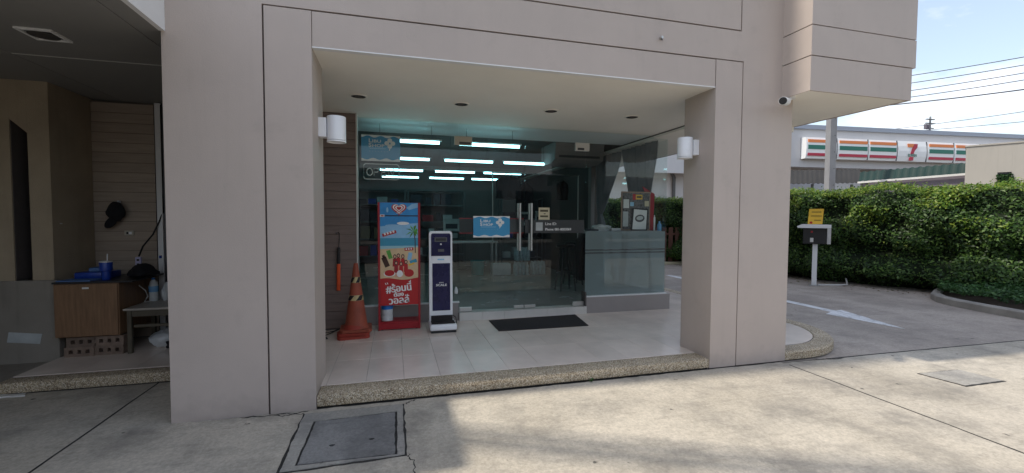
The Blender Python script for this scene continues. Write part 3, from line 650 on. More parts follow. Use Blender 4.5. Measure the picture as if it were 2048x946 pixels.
# frosted film on the right panes
for z0, z1 in ((.242, .826), (.840, .868), (.882, 1.132)):
    box('frosted_film', 'frosted_film', GF, 2.556, 3.818, YG+.0055, YG+.0062, z0, z1); box('frosted_film', 'frosted_film', GF, 3.8205, 3.8215, YG+.02, 7.69, z0, z1)
for z in (.826, .868): box('film_edge', 'steel_dark', GF, 2.556, 3.818, YG-.0062, YG-.0055, z, z+.012)
# band on the doors
bnd = box('door_band', 'grey_film', GF, .804, 1.664, YG+.0055, YG+.0062, 1.125, 1.30); box('door_band', 'grey_film', GF, 1.678, 2.530, YG-.0062, YG-.0055, 1.115, 1.295)
for z in (1.300, 1.112): box('band_stripe', 'band_red', GF, .804, 1.664, YG+.0055, YG+.0065, z, z+.012)
# stickers, writing
qr = thing('contact_sticker', 'white contact lettering and pale square on the right door', 'sticker', (2.1, YG-.007, 1.15))
box('pale_square', 'paper_grey', qr, 1.828, 1.925, YG-.0078, YG-.0066, 1.147, 1.258)
text('lettering', 'Line ID:', .052, 1.96, YG-.0075, 1.222, 'sign_white', qr, off=.01); text('lettering', 'Phone: 081-8003069', .046, 1.96, YG-.0075, 1.150, 'sign_white', qr, off=.02, sx=.98)
sk = thing('yellow_sticker', 'small cream square notice on the right door above the lettering', 'sticker', (1.945, YG-.007, 1.29))
box('sticker_sheet', 'sticker_cream', sk, 1.866, 2.022, YG-.0080, YG-.0066, 1.295, 1.457)
for z0, z1, x0, x1 in ((1.40, 1.428, 1.888, 2.0), (1.368, 1.38, 1.938, 1.965), (1.328, 1.352, 1.888, 2.0)): box('print_line', 'sticker_dark', sk, x0, x1, YG-.0088, YG-.0081, z0, z1)
def libu(name, lab, x0, x1, z0, z1, y):
    t = thing(name, lab, 'poster', ((x0+x1)/2, y, z0), group='blue shop posters'); w, h = x1-x0, z1-z0
    box('poster_sheet', 'sign_white', t, x0, x1, y, y+.002, z0, z1)
    def wave(z, ph, amp): return [(x0+w*k/48, z+amp*math.sin(2*math.pi*(k/48*3+ph))) for k in range(49)]
    top = wave(z1-.065*h, .75, .035*h); bot = wave(z0+.085*h, .35, .03*h)
    MB().prism(bot+top[::-1], 'y', y-.0012, y-.0002).build('blue_field', 'poster_blue', t)
    for s, zz, b in (('L', .745, 'IBU'), ('S', .575, 'HOP')):
        text('lettering', s, .20*h, x0+.18*w, y-.002, z0+(zz-.03)*h, 'sign_white', t, off=.02, sx=1.3); text('lettering', b, .155*h, x0+.27*w, y-.002, z0+(zz-.03)*h, 'sign_white', t, off=.02, sx=1.45)
    MB().prism([(x0+w*(.20+.42*k/60), z0+h*(.50+.012*math.sin(k*.9))) for k in range(61)]+[(x0+w*(.20+.42*k/60), z0+h*(.475+.012*math.sin(k*.9))) for k in range(60, -1, -1)], 'y', y-.002, y-.0013).build('wavy_line', 'poster_pale', t)
    m = MB()
    for k in range(7): m.box(x0+w*(.20+k*.075), x0+w*(.22+k*.075), y-.002, y-.0013, z0+.37*h, z0+.39*h)
    m.build('small_print', 'poster_pale', t)
    cx, cz, rr_ = x0+.73*w, z0+.70*h, .085*h
    for dx, dz in ((0, .115*h), (0, -.115*h), (.115*h, 0), (-.115*h, 0)): MB().prism(ell(cx+dx, cz+dz, rr_*1.05, rr_, 18), 'y', y-.0022-.0002*abs(dx), y-.0014).build('clover_leaf', 'sign_white', t)
    MB().prism([(cx-.02*h, cz-.2*h), (cx+.02*h, cz-.2*h), (cx-.01*h, cz-.28*h), (cx-.035*h, cz-.27*h)], 'y', y-.0022, y-.0014).build('clover_stem', 'sign_white', t)
libu('shop_poster', 'blue shop poster with clover at the top left of the window', -.375, .077, 1.995, 2.308, YG+.012)
libu('shop_poster', 'blue shop poster with clover on the left glass door', .982, 1.467, 1.062, 1.338, YG-.009)
op = thing('open_sign', 'unlit tube sign with rounded outline below the top poster', 'sign', (-.14, YG+.02, 1.77)); x0, x1, z0, z1, r_ = -.352, .062, 1.777, 1.962, .03
ol = []
for cx, cz, a0 in ((x1-r_, z1-r_, 0), (x0+r_, z1-r_, 90), (x0+r_, z0+r_, 180), (x1-r_, z0+r_, 270)): ol += [(cx+r_*math.cos(R(a0+30*k)), YG+.025, cz+r_*math.sin(R(a0+30*k))) for k in range(4)]
MB().tube(ol+[ol[0]], .0055, 6).build('outline_tube', 'neon_off', op, True)
def tubes(paths, ox, oz, s): 
    m = MB()
    for pth in paths: m.tube([(ox+a*s, YG+.025, oz+b*s) for a, b in pth], .0065, 6)
    return m.build('letter_tube', 'neon_off', op, True)
tubes([[(.4+.4*math.cos(t), .5+.5*math.sin(t)) for t in [2*math.pi*k/20 for k in range(21)]]], -.318, 1.822, .085)
tubes([[(0, 0), (0, 1), (.45, 1), (.6, .85), (.6, .65), (.45, .5), (0, .5)]], -.232, 1.822, .085)
tubes([[(.6, 0), (0, 0), (0, 1), (.6, 1)], [(0, .5), (.5, .5)]], -.145, 1.822, .085)
tubes([[(0, 0), (0, 1), (.65, 0), (.65, 1)]], -.06, 1.822, .085)
dm = MB().prism([(1.163, 4.845), (2.285, 4.83), (2.37, 5.435), (1.16, 5.38)], 'z', .0015, .010).build('door_mat', 'rubber_mat'); tag(dm, 'dark brown rubber door mat on the porch before the glass doors', 'mat')

# ---------------- inside the shop
def tube_lamp(x0, x1, y, lab):
    t = thing('tube_lamp', lab, 'lamp', ((x0+x1)/2, y, 2.3), group='lit tubes hanging in the shop')
    MB().cyl((x0, y, 2.305), (x1, y, 2.305), .02, n=10).build('lit_tube', 'tube_light', t, True)
    box('lamp_housing', 'white_paint', t, x0-.03, x1+.03, y-.014, y+.014, 2.326, 2.345)
    ceil = 2.515 if y < 6.4 else 2.80
    for x in (x0+.1, x1-.1): MB().cyl((x, y, 2.3455), (x, y, ceil), .003, n=6).build('hanger', 'cable_grey', t)
cols = ((-.27, .585, 'left'), (.85, 1.69, 'middle'), (1.90, 2.74, 'right'))
rows = ((5.86, 'nearest'), (7.56, 'second'), (9.36, 'third'), (10.9, 'rearmost'))
for y, rn in rows:
    for x0, x1, cn in cols:
        if rn == 'nearest' and cn == 'right': continue
        tube_lamp(x0, x1, y, f'lit ceiling tube in the {rn} row, {cn} column inside the shop')
def curtain(name, lab, y0, y1, ztop, zt, ytie, wt, zb):
    m = MB(); nu, nv = 40, 22; vs = []
    for j in range(nv+1):
        z = ztop+(zb-ztop)*j/nv; k = max(0, min(1, (ztop-z)/(ztop-zt))); kk = k**1.6
        if z < zt: kk = 1-.25*min(1, (zt-z)/max(.01, zt-zb))
        for i in range(nu+1):
            u = i/nu; yy = (y0+(y1-y0)*u)*(1-kk)+(ytie-wt/2+wt*u)*kk; vs.append((3.74+.03*(1-.4*kk)*math.sin(u*46)+.012*math.sin(u*19+j*.4), yy, z))
    fs = [(j*(nu+1)+i, j*(nu+1)+i+1, (j+1)*(nu+1)+i+1, (j+1)*(nu+1)+i) for j in range(nv) for i in range(nu)]
    o = m.add(vs, fs).build(name, 'curtain_grey', None, True); s_ = o.modifiers.new('thick', 'SOLIDIFY'); s_.thickness = .004; tag(o, lab, 'curtain', 'curtains at the side window')
curtain('curtain', 'dark grey curtain tied back at the rear of the side window', 6.72, 7.70, 2.50, 1.40, 7.48, .13, 1.16)
curtain('curtain', 'dark grey curtain gathered at the front of the side window', 5.66, 6.70, 2.50, 1.30, 6.05, .26, 1.16)
tag(MB().tube([(3.72, 5.6, 2.485), (3.72, 7.7, 2.485)], .010).build('curtain_rail', 'steel'), 'curtain rail along the side window', 'rail')
ct = thing('window_counter', 'grey counter shelf behind the frosted glass by the side window', 'counter', (3.2, 5.9, .085))
box('counter_top', 'counter_grey', ct, 2.60, 3.80, 5.58, 6.20, 1.105, 1.138, bev=.003)
for (x, y, dx) in ((3.06, 5.60, .10), (3.12, 5.60, -.06), (3.16, 5.62, -.10), (3.66, 5.60, .09)): MB().cyl((x, y, .086), (x-dx, y, 1.104), .024, n=8).build('leg', 'black_plastic', ct)
bd = thing('display_board', 'large clipped display board with yellow sticker and print on the counter', 'board', (3.5, 5.78, 1.139))
MB().box(3.215, 3.70, 5.74, 5.755, 1.14, 1.715, bev=.006).build('board_frame', 'board_brown', bd); box('board_sheet', 'board_dark', bd, 3.235, 3.68, 5.7375, 5.7395, 1.16, 1.695)
box('yellow_square', 'sign_yellow', bd, 3.45, 3.56, 5.734, 5.7373, 1.60, 1.67); box('red_square', 'sign_red', bd, 3.40, 3.4495, 5.734, 5.7373, 1.59, 1.68); box('small_print', 'sticker_dark', bd, 3.465, 3.545, 5.7335, 5.7339, 1.622, 1.65)
for k, (a, b, c_, d, mt) in enumerate(((3.25, 3.34, 1.47, 1.60, 'paper'), (3.245, 3.33, 1.20, 1.42, 'paper_grey'), (3.60, 3.67, 1.50, 1.58, 'sticker_cream'), (3.36, 3.42, 1.50, 1.56, 'poster_pale'))): box('pinned_card', mt, bd, a, b, 5.7345, 5.7373, c_, d)
tag(MB().box(3.02, 3.17, 5.66, 5.80, 1.139, 1.175, bev=.006).build('card_tray', 'box_white'), 'low white tray on the counter left of the display board', 'tray')
tag(MB().lathe([(.03, 1.139), (.032, 1.15), (.032, 1.23), (.014, 1.25), (.014, 1.28)], 3.79, 5.64, 14).build('spray_bottle', 'clear_plastic_blue', None, True), 'small bluish bottle at the very corner of the window counter', 'bottle')
tag(MB().box(2.64, 2.80, 5.62, 5.74, 1.139, 1.16, bev=.004).build('notebook', 'box_dark'), 'dark notebook lying on the counter next to the glass door', 'book')
pr = thing('framed_print', 'small white framed print leaning on the display board', 'picture', (3.49, 5.71, 1.139))
MB().prism([(3.365, 1.14), (3.63, 1.14), (3.645, 1.46), (3.39, 1.475)], 'y', 5.71, 5.722).build('print_frame', 'black_plastic', pr); MB().prism([(3.385, 1.16), (3.61, 1.155), (3.625, 1.44), (3.41, 1.455)], 'y', 5.7075, 5.7095).build('print_sheet', 'paper', pr)
MB().prism(ell(3.505, 1.32, .08, .055, 20, .1), 'y', 5.706, 5.7073).build('print_motif', 'steel_dark', pr); MB().prism(ell(3.505, 1.325, .055, .03, 20, .1), 'y', 5.705, 5.7058).build('print_motif_centre', 'jar_plastic', pr)
rb = MB().prism([(3.66, 1.14), (3.79, 1.14), (3.81, 1.69), (3.60, 1.80), (3.68, 1.62)], 'y', 5.80, 5.812).build('red_board', 'sign_red_deep'); tag(rb, 'red angular board standing behind the display board at the window corner', 'board')
tag(MB().lathe([(.014, 1.139), (.014, 1.33), (.006, 1.35), (.006, 1.37)], 3.745, 5.70, 14).build('white_candle', 'sign_white', None, True), 'thin white bottle standing at the window corner of the counter', 'bottle')
lf = MB()
for k, (dx, dz) in enumerate(((.04, .2), (.06, .14), (.02, .26), (.08, .22))): lf.add([(3.74, 5.85, 1.14), (3.74+dx-.015, 5.84, 1.14+dz*.6), (3.74+dx, 5.83, 1.14+dz), (3.74+dx+.02, 5.84, 1.14+dz*.55)], [(0, 1, 2, 3)])
o = lf.build('orange_plant', 'cone_orange'); o.modifiers.new('thick', 'SOLIDIFY').thickness = .003; tag(o, 'small orange leafed ornament at the window corner of the counter', 'ornament')
lump('folded_cloth', 'paper_grey', (2.90, 5.75, 1.139), (.15, .12, .06), 'crumpled grey cloth on the left end of the counter', 'cloth', seed=11)
ac = thing('air_conditioner', 'beige air conditioner hanging from the ceiling inside the shop', 'air conditioner', (3.0, 7.2, 2.28))
MB().prism([(6.95, 2.60), (7.0, 2.33), (7.2, 2.28), (7.7, 2.28), (7.7, 2.62), (7.0, 2.62)], 'x', 2.65, 3.55).build('casing', 'shop_wall', ac); box('louvre', 'steel_dark', ac, 2.72, 3.48, 6.985, 6.999, 2.36, 2.40)
for x in (2.75, 3.45): MB().cyl((x, 7.4, 2.62), (x, 7.4, 2.80), .008, n=6).build('hanger', 'steel_dark', ac)
# rear shelving and what stands on it
def shelf_unit(x0, x1, y, lab, tiers):
    t = thing('shelf_unit', lab, 'shelf', ((x0+x1)/2, y, .085), group='shelves at the back of the shop')
    for x in (x0, x1-.03):
        for yy in (y, y+.37): box('post', 'shelf_metal', t, x, x+.03, yy, yy+.03, .086, tiers[-1]+.03)
    for z in tiers: box('shelf_board', 'shelf_metal', t, x0+.031, x1-.031, y+.002, y+.398, z, z+.025)
    return t
shelf_unit(-1.2, .3, 11.9, 'tall metal shelf at the back left of the shop', (.3, .75, 1.2, 1.65, 2.05)); shelf_unit(.35, 1.9, 11.9, 'tall metal shelf at the back middle of the shop', (.3, .75, 1.2, 1.65, 2.05)); shelf_unit(2.6, 3.7, 10.6, 'metal shelf beside the right wall deep in the shop', (.3, .8, 1.3, 1.8))
rs = random.Random(3); ORD = 'first second third fourth fifth sixth seventh eighth ninth'.split(); NM = {-1.12: 'back left', .42: 'back middle', 2.66: 'right wall'}
for (xa, xb, y, tiers) in ((-1.12, .2, 11.93, (.325, .775, 1.225, 1.675)), (.42, 1.8, 11.93, (.325, .775, 1.225, 1.675)), (2.66, 3.6, 10.63, (.325, .825, 1.325))):
    for z in tiers:
        x = xa
        kk = 0
        while x < xb-.15:
            w = rs.uniform(.12, .32); h = rs.uniform(.12, .34); mt = rs.choice(['box_dark', 'box_dark', 'box_white', 'carton', 'blue_plastic', 'box_dark', 'sign_red_deep'])
            if x+w > xb: break
            tag(MB().box(x, x+w, y, y+rs.uniform(.2, .3), z+.001, z+h, bev=.004, seg=1).build('goods_box', mt), f'{ORD[kk]} goods box from the left on the {ORD[tiers.index(z)]} shelf up of the {NM[xa]} rack', 'box', 'goods on the rear shelves'); x += w+rs.uniform(.01, .1); kk += 1
dt = thing('display_table', 'white display table inside the shop left of the doors', 'table', (1.7, 10.2, .085))
box('tabletop', 'box_white', dt, 1.0, 2.35, 9.9, 10.5, .74, .77, bev=.003)
for x in (1.02, 2.29):
    for y in (9.92, 10.44): box('leg', 'steel', dt, x, x+.04, y, y+.04, .086, .7395)
tag(MB().lathe([(.13, .0), (.16, .30), (.165, .31), (.15, .31), (.125, .02)], 0, 0, 20).build('teal_bin', 'teal_plastic', None, True), 'teal plastic bin on the floor inside the shop', 'bin').location = (1.75, 9.3, .086)
tag(MB().box(2.05, 2.45, 9.1, 9.35, .087, .33, bev=.006).build('white_carton', 'box_white'), 'white carton on the floor beside the teal bin', 'box')
for k, (x, y, z, lab) in enumerate(((2.55, 9.0, .087, 'lowest pack of water bottles stacked behind the right door'), (2.58, 9.02, .40, 'upper pack of water bottles stacked behind the right door'), (2.95, 9.05, .087, 'pack of water bottles standing right of the stack'))):
    t = thing('bottle_pack', lab, 'water pack', (x, y, z), group='packs of bottled water')
    for i in range(4):
        for j in range(3): MB().lathe([(.036, 0), (.038, .01), (.038, .2), (.016, .25), (.016, .285)], i*.08, j*.08, 10).build('bottle', 'bottle_water', t, True, True)
def stool(x, y, lab, h=.72):
    t = thing('bar_stool', lab, 'stool', (x, y, .086), group='black stools behind the right door')
    MB().lathe([(.0, h), (.15, h), (.165, h+.015), (.165, h+.04), (.15, h+.05)], 0, 0, 20).build('seat', 'black_plastic', t, True, True)
    for a in (45, 135, 225, 315): MB().cyl((.19*math.cos(R(a)), .19*math.sin(R(a)), .001), (.10*math.cos(R(a)), .10*math.sin(R(a)), h-.001), .013, n=8).build('leg', 'black_plastic', t, False, True)
    MB().tube([(.15*math.cos(R(a)), .15*math.sin(R(a)), .3) for a in range(0, 361, 30)], .008, 6).build('foot_ring', 'steel_dark', t, True, True)
stool(2.82, 6.9, 'black stool just behind the right glass door', .74); stool(3.22, 7.5, 'black stool behind the first one near the window pier', .74)
def garment(x, y, z, lab, mt, w=.36, h=.9, sd=1):
    m = MB(); nu, nv = 18, 10; vs = []
    for side in (0, 1):
        for j in range(nv+1):
            for i in range(nu+1):
                u = i/nu; v = j/nv; ww = w*(.35+.65*min(1, v*5))*(1+.1*v); d = .05+.03*math.sin(u*13+sd)+.02*math.sin(v*6+u*5)
                vs.append((x+(u-.5)*ww, y+(d if side else -d), z-v*h-.05*abs(u-.5)*(1 if v < .1 else 0)))
    n1 = (nu+1)*(nv+1); fs = []
    for sI in (0, 1):
        for j in range(nv):
            for i in range(nu): a = sI*n1+j*(nu+1)+i; fs.append((a, a+1, a+nu+2, a+nu+1))
    for j in range(nv):
        for i in (0, nu): a = j*(nu+1)+i; fs.append((a, a+nu+1, n1+a+nu+1, n1+a))
    t = thing('hanging_garment', lab, 'garment', (x, y, z-h), group='garments hanging in the shop'); m.add(vs, fs).build('cloth_body', mt, t, True)
    MB().tube([(x-.16, y, z-.03), (x, y, z+.05), (x+.16, y, z-.03)], .005, 6).build('hanger', 'steel_dark', t, True); return t
garment(3.05, 6.6, 1.10, 'long black garment hanging beside the stools behind the right door', 'cloth_black', .26, .8, 1)
garment(3.28, 6.75, 1.12, 'second long black garment hanging close to the frosted window', 'cloth_black', .24, .72, 2)
garment(2.15, 8.2, 2.15, 'black jacket hanging high in the middle of the shop', 'cloth_black', .45, .45, 3)
garment(2.60, 8.6, 2.05, 'dark garment hanging right of the black jacket', 'cloth_black', .34, .6, 4)
garment(3.35, 8.4, 2.1, 'dark garment hanging by the right wall of the shop', 'cloth_black', .22, .4, 5)
gr = thing('garment_rail', 'steel garment rail on posts inside the shop', 'rail', (2.8, 8.4, .085)); MB().tube([(1.85, 8.35, 2.21), (3.7, 8.35, 2.21)], .012).build('rail_bar', 'steel', gr, True)
for x in (1.87, 3.68): MB().tube([(x, 8.35, .086), (x, 8.35, 2.205)], .012).build('post', 'steel', gr)
for x, y, z0, z1, w, mt, lab in ((3.0, 10.0, 1.15, 1.6, .34, 'box_white', 'white paper notice left of the shop right wall'), (3.45, 10.0, 1.15, 1.5, .3, 'box_white', 'second white paper notice nearer the right wall'), (.05, 10.8, .9, 1.5, .3, 'box_white', 'white banner deep inside the shop behind the stand sign'), (1.35, 10.6, 1.0, 1.3, .4, 'paper_grey', 'pale photo poster deep inside the shop above the door poster')):
    t = thing('inside_notice', lab, 'notice', (x, y, z0), group='notices inside the shop'); box('notice_sheet', mt, t, x-w/2, x+w/2, y, y+.01, z0, z1); box('notice_print', 'box_dark', t, x-w*.36, x+w*.36, y-.002, y-.0005, z0+(z1-z0)*.2, z0+(z1-z0)*.6)
    for sx_ in (-w*.4, w*.4): MB().cyl((x+sx_, y+.02, .086), (x+sx_, y+.02, z1), .008, n=6).build('stand_post', 'steel_dark', t)

# ================================================================== THINGS ON THE PORCH
# stand sign
IS = thing('stand_sign', 'tall red stand sign with heart logo and beach picture on the porch', 'sign', (.055, 5.2, 0)); y = 5.2; xa, xb = -.178, .290
box('frame_post', 'sign_red_deep', IS, xa-.004, xa+.02, y-.006, y+.022, .004, 1.487, bev=.002); box('frame_post', 'sign_red_deep', IS, xb-.02, xb+.004, y-.006, y+.022, .004, 1.487, bev=.002)
box('back_panel', 'sign_red_deep', IS, xa+.0205, xb-.0205, y+.004, y+.018, .292, 1.486)
MB().prism([(y+.002, .012), (y+.25, .012), (y+.25, .095), (y+.03, .095), (y+.002, .075)], 'x', xa-.002, xb+.002).build('base_box', 'sign_red_deep', IS)
for x in (xa+.02, xb-.05): box('foot', 'black_plastic', IS, x, x+.03, y+.02, y+.2, .001, .0118)
yy = y+.003; X0, X1 = xa+.021, xb-.021
hd = box('header_panel', 'sign_sky', IS, X0, X1, yy-.003, yy, 1.338, 1.484)
pc = MB().prism([(X0, .565+.01*math.sin(0)), (X1, .585), (X1, 1.327), (X0, 1.327)], 'y', yy-.003, yy).build('picture_panel', 'sign_sky_pale', IS)
def bold(b, sz, x, z, rot, sx):
    for q in range(3): text('lettering', b, sz, x+.0035*q, yy-.0052-.0007*q, z+.0015*(q % 2), 'sign_white', rp2, 'CENTER', off=.006, rot=rot, sx=sx, depth=.0002)
rp2 = box('slogan_panel', 'sign_red', IS, X0, X1, yy-.003, yy, .295, .56)
k1 = yy-.0032
def dec(name, mat, pts, lay, par): return MB().prism(pts, 'y', k1-.0006*lay-.0005, k1-.0006*lay).build(name, mat, par)
wv = [(X0+(X1-X0)*k/20, .60+.012*math.sin(k*.33+.6)) for k in range(21)]
dec('red_wave', 'sign_red', [(X0, .5605)]+wv+[(X1, .5605)], 4, pc)
dec('sky_top', 'sign_sky', [(X0, 1.21), (X1, 1.25), (X1, 1.326), (X0, 1.326)], 0, pc)
dec('cloud', 'sign_white', ell(.10, 1.245, .07, .018), 1, pc); dec('cloud', 'sign_sky_pale', ell(-.02, 1.22, .08, .014), 1, pc)
dec('sea', 'sign_sea', [(X0, .985), (X1, .985), (X1, 1.075), (X0, 1.075)], 0, pc); dec('surf', 'sign_sea_pale', [(X0, .95), (X1, .965), (X1, .9845), (X0, .9845)], 0, pc)
dec('sand', 'sign_sand', [(X0, .58), (X1, .58), (X1, .9645), (X0, .9495)], 0, pc)
# palm
dec('palm_trunk', 'sign_choc', [(.232, .90), (.243, .90), (.240, 1.06), (.224, 1.15), (.215, 1.15), (.230, 1.05)], 1, pc)
for k, (a, l) in enumerate(((20, .08), (70, .09), (115, .09), (155, .10), (200, .095), (235, .08), (-25, .07), (-60, .06))):
    c_, s_ = math.cos(R(a)), math.sin(R(a)); dec('palm_frond', 'sign_palm' if k % 2 else 'sign_green', [(.218, 1.15), (min(X1-.002, .218+l*.5*c_-.014*s_), 1.15+l*.5*s_+.014*c_+.012), (min(X1-.002, .218+l*c_), 1.15+l*s_-.01), (min(X1-.002, .218+l*.5*c_+.01*s_), 1.15+l*.5*s_-.01*c_)], 2+.4*k, pc)
def rotr(cx, cz, w, h, a): return [(cx+px*math.cos(R(a))-pz*math.sin(R(a)), cz+px*math.sin(R(a))+pz*math.cos(R(a))) for px, pz in ((-w/2, -h/2), (w/2, -h/2), (w/2, h/2), (-w/2, h/2))]
dec('red_banner', 'sign_red', rotr(-.055, 1.128, .16, .035, 16), 1, pc)
for k in range(4): dec('banner_mark', 'sign_white', rotr(-.105+.032*k, 1.122+.0095*k, .02, .026, 20), 2, pc)
dec('red_tag', 'sign_red', rotr(.165, .945, .10, .035, 4), 2, pc)
for k in range(3): dec('tag_mark', 'sign_white', rotr(.135+.028*k, .945+.002*k, .015, .018, 4), 3, pc)
dec('green_bar', 'sign_green', rotr(-.055, .885, .045, .10, 18), 2, pc); dec('brown_bar', 'sign_choc', rotr(-.098, .80, .055, .12, 22), 2, pc); dec('brown_bar', 'sign_choc', rotr(-.118, .86, .03, .04, 22), 2, pc)
dec('blue_cone', 'sign_sky_pale', rotr(.175, .86, .045, .09, -10), 2, pc); dec('green_bar', 'sign_sea', rotr(.215, .80, .08, .04, 20), 2, pc); dec('yellow_bar', 'sign_yellow', rotr(.195, .77, .07, .02, 20), 2.5, pc)
for k, (x, z, s_) in enumerate(((.005, .865, 1), (.045, .875, 1), (.095, .865, 1), (.02, .79, .95), (.075, .78, 1), (.13, .80, .95))):
    dec('figure_dress', 'sign_red' if k % 3 else 'sign_red_deep', [(x-.026*s_, z-.12), (x+.026*s_, z-.12), (x+.02, z-.028), (x-.02, z-.028)], 3+.5*k, pc); dec('figure_hair', 'sign_hair', ell(x, z-.004, .019, .026, 12), 3.1+.5*k, pc); dec('figure_face', 'sign_skin', ell(x, z-.005, .011, .015, 12), 3.2+.5*k, pc)
    dec('figure_legs', 'sign_skin', [(x-.014, z-.17), (x+.014, z-.17), (x+.018, z-.12), (x-.018, z-.12)], 2.9+.5*k, pc)
dec('red_float', 'sign_red', ell(-.055, .67, .055, .036), 6.5, pc); dec('float_rim', 'sign_white', ell(-.055, .662, .065, .034), 6.2, pc); dec('red_float', 'sign_red', ell(.165, .665, .055, .045), 6.5, pc); dec('float_rim', 'sign_white', ell(.06, .66, .035, .04), 6.2, pc)
dec('corner_tag', 'sign_white', [(X0, 1.318), (X0+.05, 1.318), (X0+.05, 1.345), (X0, 1.345)], 8, pc); dec('corner_tag_mark', 'sign_red', [(X0+.01, 1.325), (X0+.04, 1.325), (X0+.04, 1.338), (X0+.01, 1.338)], 9, pc)
dec('divider', 'black_plastic', [(X0, 1.3275), (X1, 1.3275), (X1, 1.3375), (X0, 1.3375)], 7, pc)
dec('cloud', 'sign_sky_pale', [(X1-.002, 1.43), (X1-.10, 1.40), (X1-.13, 1.425), (X1-.07, 1.47), (X1-.002, 1.483)], 0, hd); dec('cloud', 'sign_sky_pale', ell(-.075, 1.40, .012, .03), 0, hd)
def heart(cx, cz, s, n=36): return [(cx+s*.0625*17*math.sin(t)**3, cz+s*.0625*(13*math.cos(t)-5*math.cos(2*t)-2*math.cos(3*t)-math.cos(4*t))*.92) for t in [2*math.pi*k/n for k in range(n)]]
for k, (s_, mt) in enumerate(((.080, 'sign_red'), (.066, 'sign_white'), (.052, 'sign_red'), (.040, 'sign_white'), (.026, 'sign_red'))): dec('heart_logo', mt, heart(.055, 1.413+(.006 if k else 0), s_), 1+k, hd)
text('lettering', "WALL'S", .021, .055, k1-.0048, 1.357, 'sign_white', hd, 'CENTER', off=.01, depth=.0003)
bold('#ร้อนนี', .115, .050, .452, R(5), .88); dec('tone_mark', 'sign_white', rotr(.172, .563, .024, .010, 8), 5, rp2); dec('tone_mark', 'sign_white', rotr(.180, .573, .009, .020, 8), 5.5, rp2)
bold('ต้อง', .066, .045, .396, R(5), 1)
bold('วอลล์', .112, .05, .313, R(4), .95)
for dx, dz in ((-.098, .545), (-.078, .55), (.125, .405), (.145, .41)): dec('accent_mark', 'sign_white', rotr(dx, dz, .008, .024, 25 if dx < 0 else -28), 2, rp2)
jr_ = thing('plastic_jar', 'clear plastic jar with blue lid on the base of the stand sign', 'jar', (-.085, 5.31, .096))
MB().lathe([(.062, .097), (.066, .10), (.066, .155), (.064, .158), (.066, .165), (.066, .22), (.06, .235)], -.085, 5.31, 24).build('jar_body', 'jar_plastic', jr_, True); MB().lathe([(.068, .236), (.068, .282), (.064, .286)], -.085, 5.31, 24).build('lid', 'lid_blue', jr_, True)
# weighing scale
WS = thing('weighing_scale', 'white body weighing scale with dark blue panel on the porch', 'scale', (.54, 5.05, 0))
def rrect(x0, x1, z0, z1, r, n=6): 
    o = []
    for cx, cz, a0 in ((x1-r, z1-r, 0), (x0+r, z1-r, 90)): o += [(cx+r*math.cos(R(a0+90*k/n)), cz+r*math.sin(R(a0+90*k/n))) for k in range(n+1)]
    return o+[(x0, z0), (x1, z0)]
def leany(mb, k=.04):
    mb.v = [(v[0], v[1]+max(0, v[2]-.1)*k, v[2]) for v in mb.v]; return mb
leany(MB().prism(rrect(.392, .662, .10, 1.155, .035), 'y', 5.10, 5.20)).build('column', 'white_plastic', WS, True)
leany(MB().prism(rrect(.415, .641, .865, 1.128, .02), 'y', 5.093, 5.099)).build('display_panel', 'navy_gloss', WS)
leany(MB().box(.455, .600, 5.089, 5.0925, 1.03, 1.083)).build('display_bezel', 'steel_dark', WS); leany(MB().box(.468, .587, 5.087, 5.0885, 1.043, 1.072)).build('display_window', 'black_plastic', WS)
leany(MB().prism(ell(.528, 1.002, .010, .010, 14), 'y', 5.088, 5.0925)).build('button', 'white_plastic', WS); leany(MB().box(.495, .565, 5.0905, 5.0925, .915, .945)).build('coin_mark', 'steel_dark', WS); leany(MB().box(.488, .566, 5.0975, 5.0995, .815, .830)).build('brand_mark', 'poster_pale', WS)
leany(MB().prism(rrect(.428, .634, .225, .778, .006), 'y', 5.093, 5.099)).build('dark_panel', 'navy_gloss', WS)
text('lettering', 'SCALE', .036, .531, 5.106, .512, 'sign_white', WS, 'CENTER', off=.02, sx=1.25); text('lettering', 'BODY', .015, .531, 5.107, .548, 'sign_white', WS, 'CENTER', off=.02, sx=1.3)
MB().box(.385, .692, 4.925, 5.235, .025, .098, bev=.022, seg=4).build('base', 'white_plastic', WS, True); MB().box(.405, .672, 4.95, 5.095, .0985, .112, bev=.006).build('platform', 'rubber_mat', WS, True)
MB().prism([(.41, 5.095), (.66, 5.095), (.655, 5.06), (.415, 5.06)], 'z', .112, .17).build('platform_riser', 'rubber_mat', WS)
box('skirt', 'black_plastic', WS, .397, .682, 4.935, 5.22, .001, .0245)
tag(MB().tube([(.66, 5.22, .15), (.72, 5.26, .10), (.74, 5.32, .02), (.70, 5.42, .008), (.60, 5.44, .008)], .005).build('scale_cable', 'cable_black'), 'black mains cable behind the weighing scale', 'cable')
lump('plastic_scrap', 'bag_white', (.745, 5.42, .36), (.025, .02, .06), 'small clear plastic bag hanging beside the scale', 'bag', n=2, seed=6)
